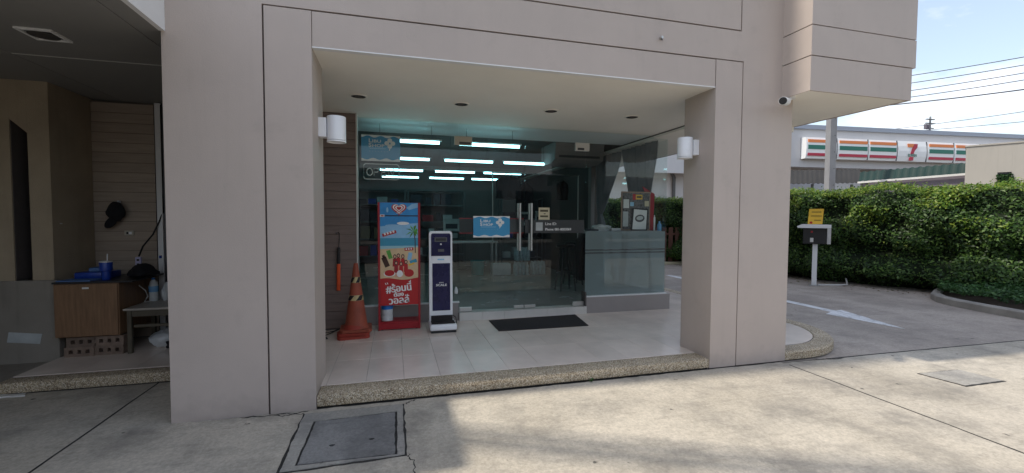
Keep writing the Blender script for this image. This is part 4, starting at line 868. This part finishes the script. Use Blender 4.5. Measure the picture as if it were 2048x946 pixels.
# cones, stacked
def cone(lab, cx, cy, z, rz, mat_b, full):
    t = thing('traffic_cone', lab, 'cone', (cx, cy, z), rz, 'stacked traffic cones'); h = .155
    MB().prism([(-.165, -.165+.03), (-.135, -.165), (.135, -.165), (.165, -.135), (.165, .135), (.135, .165), (-.135, .165), (-.165, .135)], 'z', 0, .028).build('base', mat_b, t, False, True)
    hz = .74 if full else .12
    pr_ = [(.135, .028), (.125, .045), (.118, .06)]; r1 = .022 if full else .105
    if full: pr_ += [(.118+(r1-.118)*k/10, .06+(hz-.06)*k/10) for k in range(1, 11)]+[(r1-.008, hz+.004)]
    else: pr_ += [(.11, .08), (.07, .12)]
    MB().lathe(pr_, 0, 0, 32).build('cone_body', 'cone_orange' if full else mat_b, t, True, True)
    if full:
        for za, zb in ((.335, .39), (.53, .59)):
            n, nzz = 48, 5
            rad = lambda z_: .118+(r1-.118)*(z_-.06)/(hz-.06)+.0016
            MB().lathe([(rad(za)-.0008, za-.002), (rad(zb)-.0008, zb+.002)], 0, 0, 48).build('tape_band', 'tape_yellow', t, True, True)
            for k0 in range(0, n, 12):
                m = MB()
                for k in range(k0, k0+6):
                    for l in range(nzz):
                        zc, zd = za+(zb-za)*l/nzz, za+(zb-za)*(l+1)/nzz; vs = []
                        for ang, z_ in ((k+l*.9, zc), (k+1+l*.9, zc), (k+1+(l+1)*.9, zd), (k+(l+1)*.9, zd)): vs.append((rad(z_)*math.cos(2*math.pi*ang/n), rad(z_)*math.sin(2*math.pi*ang/n), z_))
                        m.add(vs, [(0, 1, 2, 3)])
                m.build('tape_stripe', 'black_matte', t, True, True)
    return t
cone('bottom traffic cone of the stack, only its red base showing', -.445, 5.055, .001, R(7), 'cone_base_red', False); cone('middle traffic cone of the stack, only its red base showing', -.428, 5.075, .031, R(-3), 'cone_base_red', False)
cone('faded orange traffic cone with black and yellow bands on top of the stack', -.415, 5.10, .061, R(3), 'cone_orange', True)
wd = thing('traffic_wand', 'orange traffic wand with black handle hanging on the brown board wall', 'wand', (-.622, 5.33, .46))
MB().cyl((-.624, 5.34, .47), (-.621, 5.34, .775), .021, n=18).build('light_tube', 'wand_orange', wd, True); MB().cyl((-.621, 5.34, .776), (-.617, 5.34, .965), .019, .017, n=18).build('handle', 'black_plastic', wd, True); MB().tube([(-.617, 5.34, .965), (-.612, 5.35, 1.05), (-.612, 5.362, 1.13), (-.63, 5.363, 1.138)], .004, 6).build('strap', 'cable_black', wd)
tag(MB().tube([(-.64, 5.36, 1.125), (-.64, 5.33, 1.125), (-.64, 5.325, 1.14)], .005, 6).build('wall_hook', 'steel_dark'), 'small dark hook holding the traffic wand', 'hook')
tag(MB().tube([(-.95, 5.3, .008), (-.80, 5.22, .008), (-.72, 5.15, .03), (-.64, 5.12, .055), (-.56, 5.2, .06), (-.60, 5.3, .03), (-.75, 5.1, .008), (-.70, 4.98, .008), (-.78, 4.9, .008)], .005, 6).build('loose_cable', 'cable_black'), 'loose black cable on the floor left of the cones', 'cable')

# ================================================================== PAVEMENT DETAILS
mh = thing('manhole', 'square concrete manhole cover in a cracked frame on the pavement', 'manhole', (-.28, 2.95, PZ)); zt = PZ
def ring(o_, i_, z0, z1, mat, nm):
    m = MB(); n = len(o_); m.add([(x, y, z1) for x, y in o_]+[(x, y, z1) for x, y in i_]+[(x, y, z0) for x, y in o_]+[(x, y, z0) for x, y in i_], [(k, (k+1) % n, n+(k+1) % n, n+k) for k in range(n)]+[(k, (k+1) % n, 2*n+(k+1) % n, 2*n+k) for k in range(n)]+[(n+k, n+(k+1) % n, 3*n+(k+1) % n, 3*n+k) for k in range(n)])
    return m.build(nm, mat, mh)
def loop(pts, amp, n=14):
    o = []
    for a, b in zip(pts, pts[1:]+pts[:1]): o += jit(a, b, n, amp)[:-1]
    return o
outer = [(-.615, 2.575), (.052, 2.59), (.052, 3.305), (-.62, 3.31)]; inner = [(-.535, 2.63), (-.005, 2.61), (-.002, 3.175), (-.525, 3.16)]
ring(loop([(-.63, 2.56), (.066, 2.576), (.066, 3.318), (-.634, 3.322)], .006), loop(outer, .003), zt, zt+.002, 'dirt_dark', 'outer_joint')
ring(loop(outer, .005), loop([(-.548, 2.615), (.010, 2.595), (.013, 3.188), (-.538, 3.173)], .003), zt, zt+.008, 'concrete_frame', 'frame')
MB().prism(loop([(-.55, 2.61), (.012, 2.59), (.015, 3.19), (-.54, 3.175)], .0), 'z', zt, zt+.0022).build('joint_dirt', 'dirt_dark', mh)
MB().prism(loop(inner, .0035), 'z', zt, zt+.0065).build('cover', 'concrete_cover', mh)
for x in (-.375, -.145): MB().prism([(x+.016*math.cos(t)*(1+.3*math.sin(3*t)), 2.80+(.02 if x > -.2 else 0)+.012*math.sin(t)) for t in [2*math.pi*k/12 for k in range(12)]], 'z', zt+.0066, zt+.0074).build('lifting_hole', 'dirt_dark', mh)
def joint(path, w, lab, z):
    rs3 = random.Random(int(path[0][0]*50)); L_, R_ = [], []
    for i, p in enumerate(path):
        a = np.array(path[max(i-1, 0)]); b = np.array(path[min(i+1, len(path)-1)]); d = (b-a)/np.linalg.norm(b-a); n_ = np.array([-d[1], d[0]]); L_.append(tuple(np.array(p)+n_*w*rs3.uniform(.7, 1.15))); R_.append(tuple(np.array(p)-n_*w*rs3.uniform(.7, 1.15)))
    n = len(path); o = MB().add([(x, y, z) for x, y in L_]+[(x, y, z) for x, y in R_]+[(x, y, z-.006) for x, y in L_]+[(x, y, z-.006) for x, y in R_], [(k, k+1, n+k+1, n+k) for k in range(n-1)]+[(k, k+1, 2*n+k+1, 2*n+k) for k in range(n-1)]+[(n+k, n+k+1, 3*n+k+1, 3*n+k) for k in range(n-1)]).build('expansion_joint', 'dirt_dark'); tag(o, lab, 'joint')
joint(jl, .007, 'dark filled joint across the pavement left of the pillar', PZ+.0008)
joint(jr, .008, 'dark filled joint across the pavement running from the right pillar', PZ+.0008)
joint([(x, y-.004) for x, y in jd if x > 4.2], .011, 'dark filled joint between the pavement and the driveway', PZ-.0032)
def crack(pts, w, lab):
    rs2 = random.Random(len(pts)+int(pts[0][0]*100)); path = []
    for a, b in zip(pts, pts[1:]): path += jit(a, b, 7, .012)[:-1]
    path.append(pts[-1]); L_, R_ = [], []
    for i, p in enumerate(path):
        a = np.array(path[max(i-1, 0)]); b = np.array(path[min(i+1, len(path)-1)]); d = (b-a)/max(1e-6, np.linalg.norm(b-a)); n_ = np.array([-d[1], d[0]]); ww = w*rs2.uniform(.3, 1)*(1 if 0 < i < len(path)-1 else .1)
        L_.append(tuple(np.array(p)+n_*ww)); R_.append(tuple(np.array(p)-n_*ww))
    m = MB(); n = len(path); z = PZ+.0012
    m.add([(x, y, z) for x, y in L_]+[(x, y, z) for x, y in R_], [(k, k+1, n+k+1, n+k) for k in range(n-1)])
    o = m.build('pavement_crack', 'dirt_dark'); tag(o, lab, 'crack')
crack([(-1.05, 3.372), (-.86, 3.36), (-.70, 3.35), (-.60, 3.372)], .010, 'dark crack along the foot of the left pillar')
crack([(-.86, 3.37), (-.78, 3.325), (-.68, 3.335), (-.62, 3.32)], .006, 'forked crack between the left pillar and the manhole')
crack([(.07, 3.31), (.11, 3.35), (.16, 3.37)], .007, 'short crack from the manhole frame to the kerb')
crack([(.07, 2.60), (.10, 2.50), (.09, 2.30)], .005, 'thin crack running from the near right corner of the manhole')
crack([(4.05, 3.37), (4.25, 3.33), (4.45, 3.335)], .008, 'small crack at the foot of the rounded kerb')
sv = thing('small_cover', 'small sunken concrete cover set in the pavement at right', 'cover', (4.9, 2.6, PZ))
MB().prism(loop([(4.66, 2.485), (5.16, 2.48), (5.12, 2.80), (4.62, 2.82)], .003), 'z', PZ-.004, PZ-.0015).build('cover_joint', 'dirt_dark', sv); MB().prism(loop([(4.675, 2.50), (5.145, 2.495), (5.11, 2.788), (4.632, 2.808)], .003), 'z', PZ-.004, PZ+.002).build('cover_plate', 'concrete_frame', sv)
wdm = MB()
for k in range(14):
    a = random.uniform(0, 6.28); r = random.uniform(.01, .035); h = random.uniform(.01, .03); cx, cy = 1.63, 3.372; d = Vector((math.cos(a), math.sin(a), 0)); q = Vector((-d.y, d.x, 0)); b0 = Vector((cx, cy, PZ)); c0 = b0+d*r+Vector((0, 0, h))
    wdm.add([b0, b0+d*r*.6+q*.008+Vector((0, 0, h*.8)), c0, b0+d*r*.6-q*.008+Vector((0, 0, h*.8))], [(0, 1, 2, 3)])
o = wdm.build('small_weed', 'leaf_cover'); tag(o, 'tiny green weed growing at the foot of the kerb', 'weed')
# litter and small stains that can be picked out
# overhead cable bundle over the pavement
OC = thing('overhead_cables', 'bundle of black overhead cables slung above the pavement outside the frame', 'cables', (0, 1.2, 6))
for k, (dz, dy) in enumerate(((0, 0), (.10, .08), (-.08, .16), (.04, .25))):
    pts = [(-12+q, 6.85-.47*q+dy, 6.4+dz+.0025*(q-12)**2-.36) for q in range(25)]
    MB().tube(pts, .03, 6).build('cable_strand', 'cable_black', OC)

# ================================================================== RIGHT: DRIVEWAY, HEDGE, TICKET BOX
kpth = [(10.3, 6.0), (9.75, 5.75), (9.32, 5.53), (9.02, 5.26), (8.86, 4.95), (8.74, 4.55), (8.63, 4.0), (8.56, 3.2), (8.52, 2.2), (8.5, 0)]
tag(MB().sweep(kpth, 0, .14, -.13, .02, .02).build('planter_kerb', 'kerb_concrete', None, True), 'curved grey concrete kerb round the planted bed', 'kerb')
bed = MB().prism([(x+.12, y-.02) for x, y in kpth]+[(14, 0), (14, 6.2)], 'z', -.12, -.01).build('planting_bed', 'soil'); struct(bed)
def smooth_path(pts, n):
    P = np.array(pts, float); d = np.r_[0, np.cumsum(np.linalg.norm(np.diff(P, axis=0), axis=1))]; s = np.linspace(0, d[-1], n); q = np.c_[np.interp(s, d, P[:, 0]), np.interp(s, d, P[:, 1])]
    for _ in range(12): q[1:-1] = .5*q[1:-1]+.25*(q[:-2]+q[2:])
    return s, q
hs, hq = smooth_path([(5.5, 12.9), (8.3, 12.8), (9.1, 11.6), (9.2, 8.6), (9.35, 9.4), (9.85, 7.0), (10.15, 5.9), (10.5, 4.7), (10.9, 3.2), (11.3, 0), (11.4, -3)], 220)
tg = np.gradient(hq, axis=0); tg /= np.linalg.norm(tg, axis=1)[:, None]; hn = np.c_[tg[:, 1], -tg[:, 0]]   # towards the driveway
if (hn[110]*(-hq[110])).sum() < 0: hn = -hn
HT = 1.97
def bulge(s, z): return .10*np.sin(2.1*s+1.3*z)+.08*np.sin(5.3*s-3.1*z+1)+.06*np.sin(9.7*z+2.2*s)+.05*np.sin(13*s+4*z)
def front(s, z):
    k = np.clip(z/HT, 0, 1); base = .06+.10*np.sin(k*3.0)
    low = .30*np.exp(-((z-.28)/.22)**2)-.22*np.exp(-((z-.72)/.16)**2)-.25*np.exp(-((z+.05)/.16)**2)
    rnd = -.22*np.clip((k-.88)/.12, 0, 1)**2
    return base+low+rnd+bulge(s, z)
def hsamp(s):
    x = np.interp(s, hs, hq[:, 0]); y_ = np.interp(s, hs, hq[:, 1]); nx = np.interp(s, hs, hn[:, 0]); ny = np.interp(s, hs, hn[:, 1]); return np.c_[x, y_], np.c_[nx, ny]
def leaves(name, mat, P, D, size, parent=None, aspect=.5):
    """P points, D outward directions"""
    n = len(P); up = rng.normal(size=(n, 3)); D = D+rng.normal(scale=.55, size=(n, 3)); D /= np.linalg.norm(D, axis=1)[:, None]
    a = np.cross(D, up); a /= np.linalg.norm(a, axis=1)[:, None]; b = np.cross(D, a); L = size*rng.uniform(.6, 1.3, n)[:, None]; Wd = L*aspect
    fold = D*L*.12
    V = np.stack([P-a*L/2, P+b*Wd/2+fold, P+a*L/2-fold*.6, P-b*Wd/2+fold], axis=1).reshape(-1, 3)
    if parent is None: off = np.array([V[:, 0].mean(), V[:, 1].mean(), V[:, 2].min()])
    else: off = np.array(WL[parent])
    V -= off
    me = bpy.data.meshes.new(name); me.vertices.add(4*n); me.vertices.foreach_set('co', V.ravel()); me.loops.add(4*n); me.loops.foreach_set('vertex_index', np.arange(4*n)); me.polygons.add(n); me.polygons.foreach_set('loop_start', np.arange(n)*4); me.update(calc_edges=True)
    me.materials.append(MATS[mat]); o = bpy.data.objects.new(name, me); COL.objects.link(o); o['kind'] = 'stuff'
    if parent is None: o.location = off
    else: o.parent = parent
    return o
H = thing('clipped_hedge', 'tall clipped green hedge with bright new growth on top along the driveway', 'hedge', (9.9, 6, PZ))
# inner mass
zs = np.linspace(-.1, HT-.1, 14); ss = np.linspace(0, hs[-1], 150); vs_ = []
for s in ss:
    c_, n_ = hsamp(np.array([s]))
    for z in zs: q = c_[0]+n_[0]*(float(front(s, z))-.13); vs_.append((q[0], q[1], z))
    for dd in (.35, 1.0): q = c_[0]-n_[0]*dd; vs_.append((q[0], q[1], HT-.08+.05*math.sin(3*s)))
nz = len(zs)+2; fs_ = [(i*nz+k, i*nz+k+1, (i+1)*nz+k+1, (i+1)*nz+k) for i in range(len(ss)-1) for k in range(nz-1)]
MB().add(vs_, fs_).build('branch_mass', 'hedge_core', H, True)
nF = 105000; s = rng.uniform(0, hs[-1], nF); z = rng.uniform(-.05, HT, nF); c_, n_ = hsamp(s)
keep = rng.random(nF) < np.clip(.55+3.0*(bulge(s, z)+.05), .18, 1); s, z, c_, n_ = s[keep], z[keep], c_[keep], n_[keep]
dep = front(s, z)+rng.normal(scale=.035, size=len(s))-.02; P = np.c_[c_+n_*dep[:, None], z+rng.normal(scale=.02, size=len(s))]; D = np.c_[n_, np.full(len(s), .55)]
P[:, 2] -= .13*np.clip((7-P[:, 1])/3, 0, 1)*np.clip(P[:, 2]/HT, 0, 1); leaves('foliage', 'leaf_dark', P, D, .062, H)
nT = 34000; s = rng.uniform(0, hs[-1], nT); c_, n_ = hsamp(s); dd = rng.uniform(-1.0, .16, nT)**1; top = HT-.03+.05*np.sin(3.1*s)+.04*np.sin(7.7*s+dd*5)+np.abs(rng.normal(scale=.055, size=nT))-.35*np.clip(dd+.02, 0, 1); P = np.c_[c_+n_*dd[:, None], top]; D = np.c_[n_*.4, np.full(nT, 1.0)]
P[:, 2] -= .13*np.clip((7-P[:, 1])/3, 0, 1); leaves('new_growth', 'leaf_bright', P, D, .058, H, .42)
nB = 24000; s = rng.uniform(hs[-1]*.35, hs[-1], nB); z = HT-np.abs(rng.normal(scale=.42, size=nB)); c_, n_ = hsamp(s); m_ = (np.sin(4.1*s+2.0*z)+np.sin(7.3*z-2.6*s)) > .35  # fresh leaves, brighter at upper right: sunlight on the hedge put into colour
s, z, c_, n_ = s[m_], z[m_], c_[m_], n_[m_]; dep = front(s, z)+.02+rng.normal(scale=.03, size=len(s)); leaves('sunlit_sprigs', 'leaf_bright', np.c_[c_+n_*dep[:, None], z], np.c_[n_, np.full(len(s), .7)], .06, H, .45)
for k in range(14):
    s0 = hs[-1]*(.1+.06*k); c_, n_ = hsamp(np.array([s0])); q = c_[0]-n_[0]*.4; MB().cyl((q[0], q[1], -.1), (q[0]+.03, q[1], .9), .03, .015, n=6).build('trunk', 'bark', H)
# low planting in the bed
nG = 16000; t_ = rng.random(nG); ys = rng.uniform(.3, 6.0, nG); kx = np.interp(ys, [p[1] for p in kpth][::-1], [p[0] for p in kpth][::-1]); hx = np.interp(ys, hq[::-1, 1], hq[::-1, 0]); xs = kx+.18+(np.maximum(hx-kx, .2)+.1)*t_
zz = .02+.13*(1-np.exp(-(xs-kx)*3))+.05*np.sin(6*xs+3*ys)*np.sin(5*ys)+np.abs(rng.normal(scale=.05, size=nG))
gc = leaves('ground_cover', 'leaf_cover', np.c_[xs, ys, zz], np.tile([-.2, -.2, 1.], (nG, 1)), .065); tag(gc, 'low green ground cover plants filling the kerbed bed', 'plants', kind='stuff')
nL = 420; ss_ = rng.uniform(hs[-1]*.15, hs[-1], nL); c_, n_ = hsamp(ss_); dd = .25+np.abs(rng.normal(scale=.35, size=nL)); leaf_mat('leaf_dry', [(0, (.10, .06, .02)), (.5, (.20, .14, .04)), (1, (.10, .16, .03))])
ll = leaves('leaf_litter', 'leaf_dry', np.c_[c_+n_*dd[:, None], np.full(nL, PZ+.006)], np.tile([0, 0, 4.], (nL, 1)), .05); tag(ll, 'dry leaf litter scattered along the foot of the hedge', 'leaves', kind='stuff')
# ticket box
TB = thing('ticket_box', 'white hooded ticket machine with yellow notice on a post by the hedge', 'ticket machine', (8.73, 7.29, PZ-.004), R(-51))
def tbx(n, m, *a, bev=0): return box(n, m, TB, *a, bev=bev, local=True)
tbx('post', 'white_paint', -.045, .045, -.045, .045, .01, .92, bev=.006); tbx('base_plate', 'steel', -.09, .09, -.09, .09, .0, .0098)
tbx('case', 'black_plastic', -.22, .20, -.12, .20, .90, 1.235, bev=.01); tbx('slot_plate', 'off_white', -.09, -.03, -.124, -.1205, .94, 1.03); tbx('red_lamp', 'sign_red_deep', -.08, -.045, -.124, -.1205, 1.14, 1.18)
MB().prism([(-.31, 1.24), (.27, 1.24), (.27, 1.31), (-.24, 1.32), (-.33, 1.275)], 'y', -.20, .22).build('hood', 'white_paint', TB, local=True)
MB().prism([(-.19, 1.2395), (.21, 1.2395), (.21, .90), (-.02, .90)], 'x', .205, .27).build('hood_side', 'white_paint', TB, local=True)
nb = MB().prism([(-.145, 1.322), (.115, 1.322), (.135, 1.65), (-.125, 1.65)], 'y', .02, .035).build('notice_board', 'sign_yellow', TB, local=True)
for z0, x0, x1 in ((1.575, -.08, .09), (1.49, -.09, .10), (1.40, -.03, .09)): box('print_line', 'sign_text_dark', nb, x0, x1, .0165, .0195, z0, z0+.014, local=True)
MB().prism(ell(-.085, 1.355, .026, .026, 14), 'y', .0165, .0195).build('red_mark', 'sign_red', nb, local=True)
tag(MB().tube([(8.80, 7.25, -.085), (9.2, 7.15, -.085), (9.45, 7.12, -.08), (9.62, 7.28, .02)], .016, 6).build('conduit_pipe', 'off_white'), 'pale conduit pipe lying on the driveway beside the ticket post', 'pipe')
# wooden fence seen through the porch
fc = thing('slat_fence', 'brown upright board fence seen past the shop corner', 'fence', (8.7, 12.0, PZ))
for k in range(9): x = 7.7+k*.235; box('board', 'fence_brown', fc, x, x+.15, 11.98+.0*k, 12.005, -.03, 1.06, bev=.004)
for z in (.15, .82): box('rail', 'fence_brown', fc, 7.65, 9.8, 12.006, 12.04, z, z+.07)
tag(MB().box(7.4, 9.0, 11.8, 11.96, -.12, -.02, bev=.015).build('yellow_kerb', 'sticker_cream'), 'pale yellow kerb in front of the brown fence', 'kerb')

# ================================================================== BACKGROUND BUILDINGS
CS = thing('convenience_store', 'white flat roofed convenience store with striped sign panels behind the hedge', 'shop building', (30, 22, PZ), R(-5.6))
# local frame: x along the facade from (24, 21.7), y into the building
CS.location = (24.0, 21.72, PZ)
def cs(n, m, *a, bev=0, parent=CS): return box(n, m, parent, *a, bev=bev, local=True)
cs('upper_wall', 'store_wall', -14, 40, .0, 12, 4.75, 7.10); cs('roof_cap', 'store_cap', -14.2, 40.2, -.12, 12.1, 7.101, 7.36); cs('lower_wall', 'store_wall', -14, 40, .9, 12, 0, 4.749)
cs('band', 'store_wall_grey', -14.0, -.5, -.25, -.001, 4.15, 5.4)
MB().tube([(-7.75, .7, 4.7), (-7.75, .75, 4.3), (-7.55, .75, 4.0), (-7.55, .75, .2)], .11, 8).build('downpipe', 'steel_dark', CS, local=True); cs('window', 'white_paint', -6.6, -6.2, .86, .899, .8, 3.9)
SGN = [(.55, 2.72), (2.80, 5.0), (5.06, 7.18), (7.28, 9.48), (9.58, 11.65), (11.72, 13.8), (13.86, 15.95), (16.0, 18.1)]
for k, (x0, x1) in enumerate(SGN):
    z0, z1 = 5.22, 6.56
    bw = [(-.02, z0), (-.36, z0+.02), (-.42, z0+.35), (-.44, (z0+z1)/2), (-.42, z1-.35), (-.36, z1-.02), (-.02, z1)]
    pn = MB().prism(bw, 'x', x0, x1).build('sign_panel', 'sign_white', CS, local=True)
    if k == 3:
        cx = (x0+x1)/2
        MB().prism([(cx-.42, 6.36), (cx+.10, 6.36), (cx-.02, 6.14), (cx-.36, 6.14)], 'y', -.462, -.43).build('numeral_bar', 'stripe_orange', pn, local=True)
        MB().prism([(cx+.11, 6.36), (cx+.36, 6.36), (cx+.33, 6.12), (cx+.14, 5.92), (cx+.06, 5.72), (cx-.16, 5.72), (cx-.08, 5.98)], 'y', -.462, -.43).build('numeral_stroke', 'stripe_red', pn, local=True)
        MB().prism([(cx-.18, 5.52), (cx+.06, 5.52), (cx+.04, 5.30), (cx-.22, 5.30)], 'y', -.462, -.40).build('numeral_foot', 'stripe_red', pn, local=True)
        text('lettering', 'ELEVEN', .235, cx-.02, -.455, 5.545, 'stripe_green', pn, 'CENTER', off=.03, local=True, sx=.85)
    else:
        for mt, za, zb in (('stripe_orange', 6.22, 6.40), ('stripe_green', 5.80, 6.06), ('stripe_red', 5.40, 5.57)):
            ya = -.452 if mt == 'stripe_green' else -.445
            MB().box(x0+.12, x1-.05, ya, -.40, za, zb).build('stripe', mt, pn, local=True)
    cs('panel_joint', 'steel_dark', x1+.015, x1+.05, -.40, -.03, z0+.03, z1-.03)
def corr(name, lab, a, b, drop, outv, mat, n=60, cat='roof', thick=.02, amp=.03, per=.22):
    """corrugated sheet: ridge from a to b, falling along outv by drop"""
    a = Vector(a); b = Vector(b); L = (b-a).length; m = MB(); vs = []; n = int(L/per*4)
    for k in range(n+1):
        p = a+(b-a)*k/n; w = amp*(1 if (k//2) % 2 else 0)
        vs += [p+Vector((0, 0, w)), p+Vector(outv)+Vector((0, 0, -drop+w))]
    t = thing(name, lab, cat, tuple((a+b)/2-Vector((0, 0, drop)))); o = m.add(vs, [(2*k, 2*k+1, 2*k+3, 2*k+2) for k in range(n)]).build('roof_sheet', mat, t); o.modifiers.new('thick', 'SOLIDIFY').thickness = thick; return t
gw = corr('green_awning', 'dark green corrugated roof beyond the hedge', (18.13, 13.3, 3.25), (18.62, 9.6, 3.24), .37, (-.10, -.02, 0), 'roof_green')
box('gutter', 'off_white', gw, 18.0, 18.06, 9.6, 13.3, 2.80, 2.87); box('wall_below', 'gutter_mauve', gw, 18.15, 18.9, 9.6, 13.3, PZ, 2.85)
ga = corr('grey_awning', 'grey corrugated metal roof left of the utility pole', (16.9, 16.25, 3.58), (20.72, 15.22, 3.66), .64, (-.12, -.14, 0), 'roof_grey')
for x, y_ in ((17.0, 16.3), (18.7, 15.85), (20.5, 15.4)): MB().cyl((x, y_, PZ), (x, y_, 2.98), .06, n=8).build('post', 'steel_dark', ga)
box('rear_wall', 'store_wall_grey', ga, 17.3, 21.0, 17.0, 17.1, PZ, 3.6)
bgr = thing('beige_outbuilding', 'plain beige wall of an outbuilding with one small dark window behind the hedge', 'building', (17.5, 7.5, PZ), R(-62)); bgr.location = (15.26, 8.38, PZ)
def bb(n, m, *a): return box(n, m, bgr, *a, local=True)
bb('wall', 'beige_wall', 0, .60, 0, 4, 0, 3.44); bb('wall', 'beige_wall', 0.85, 9, 0, 4, 0, 3.44); bb('wall', 'beige_wall', .601, .849, 0, .25, 2.70, 3.44); bb('wall', 'beige_wall', .601, .849, 0, .25, 0, 2.2)
bb('window_frame', 'steel_dark', .602, .848, .06, .10, 2.66, 2.699); bb('window_frame', 'steel_dark', .602, .62, .06, .10, 2.2, 2.659); bb('window_back', 'hedge_core', .601, .849, .2, .24, 2.201, 2.699); bb('parapet', 'beige_wall', -.02, 9.02, -.02, 4.02, 3.441, 3.48)
vp = rng.uniform(0, 1, (260, 3)); leaves('climbing_plant', 'leaf_cover', np.c_[15.50+.14*vp[:, 0], 7.87-.26*vp[:, 0]-.05*vp[:, 1], 2.05+.5*vp[:, 2]**1.4], np.tile([-.6, -.7, .4], (260, 1)), .09); tag(bpy.data.objects['climbing_plant'], 'leafy plant growing against the small outbuilding window', 'plants', kind='stuff')
up_ = thing('utility_pole', 'square concrete utility pole rising behind the hedge', 'pole', (15.5, 12.45, PZ), R(-8)); MB().prism([(-.125, -.11), (.125, -.11), (.125, .11), (-.125, .11)], 'z', 0, 10.2).build('pole_shaft', 'concrete_pole', up_, local=True); box('crossarm', 'steel_dark', up_, -1.0, 1.0, -.2, -.135, 9.2, 9.32, local=True)
for z in np.arange(1.5, 9, .6): MB().cyl((0.05, -.1105, z), (.05, -.116, z), .018, n=8).build('bolt_hole', 'steel_dark', up_, local=True)
# wires against the sky
for k, (yl, yr, r_) in enumerate(((150, 115, .022), (165, 131, .022), (180, 147, .022), (193, 161, .022), (205, 180, .034), (253, 224, .02), (262, 244, .02))):
    def at(px, py, Dp): d = fw+(px-1024)/868.6*rr-(py-473)/868.6*uu; return Vector((0, 0, 1.3))+d*Dp
    z_ = 9.6-.42*k if k < 5 else 8.2-.3*(k-5)
    a = at(1828, yl, 20); b = at(2048, yr, 20); a = at(1828, yl, 20*(z_-1.3)/(a.z-1.3)); b = at(2048, yr, 20*(z_-1.3)/(b.z-1.3)); d = b-a
    p0 = a-d*1.6; p1 = b+d*1.2; n = 24; pts = []
    for q in range(n+1): t = q/n; pts.append(p0+(p1-p0)*t-Vector((0, 0, .25*math.sin(math.pi*t)-.235)))
    tag(MB().tube(pts, r_, 5).build('power_line', 'cable_grey'), ('uppermost', 'second', 'third', 'fourth', 'thick fifth', 'sixth', 'lowest')[k]+' power line from the top against the sky at right', 'cable', 'power lines at right')
fp = thing('far_pylon', 'small distant electric pole with crossarms above the store roof', 'pole', (65.5, 39.7, PZ)); bx, by = 65.5, 39.7
MB().cyl((bx, by, PZ), (bx, by, 14.5), .18, .10, n=8).build('pole_shaft', 'concrete_pole', fp)
for z, w in ((14.1, .7), (13.6, .8), (13.0, .6)): box('crossarm', 'steel_dark', fp, bx-w, bx+w, by-.1, by+.1, z, z+.09)
for dx in (-1.1, -.5): MB().cyl((bx+dx*.7, by, 12.9), (bx+dx*.7, by, 13.5), .18, n=10).build('transformer', 'gutter_mauve', fp)

# ================================================================== ACROSS THE STREET (behind the camera, seen in the glass)
OB = thing('opposite_building', 'low grey shophouse row across the street with dark shutters', 'building', (0, -17, PZ))
box('wall', 'opposite_wall', OB, -26, 26, -24, -17.2, PZ, 4.4)
for k in range(11): x = -25+k*4.7; box('shutter', 'opposite_dark', OB, x, x+3.8, -17.25, -17.199, PZ, 3.2); box('awning', 'roof_grey', OB, x-.1, x+3.9, -18.6+.2, -17.26, 3.3, 3.42)
kb = MB().box(-120, 120, -16.5, -13, -.2, -.05).build('far_pavement', 'kerb_concrete'); struct(kb)
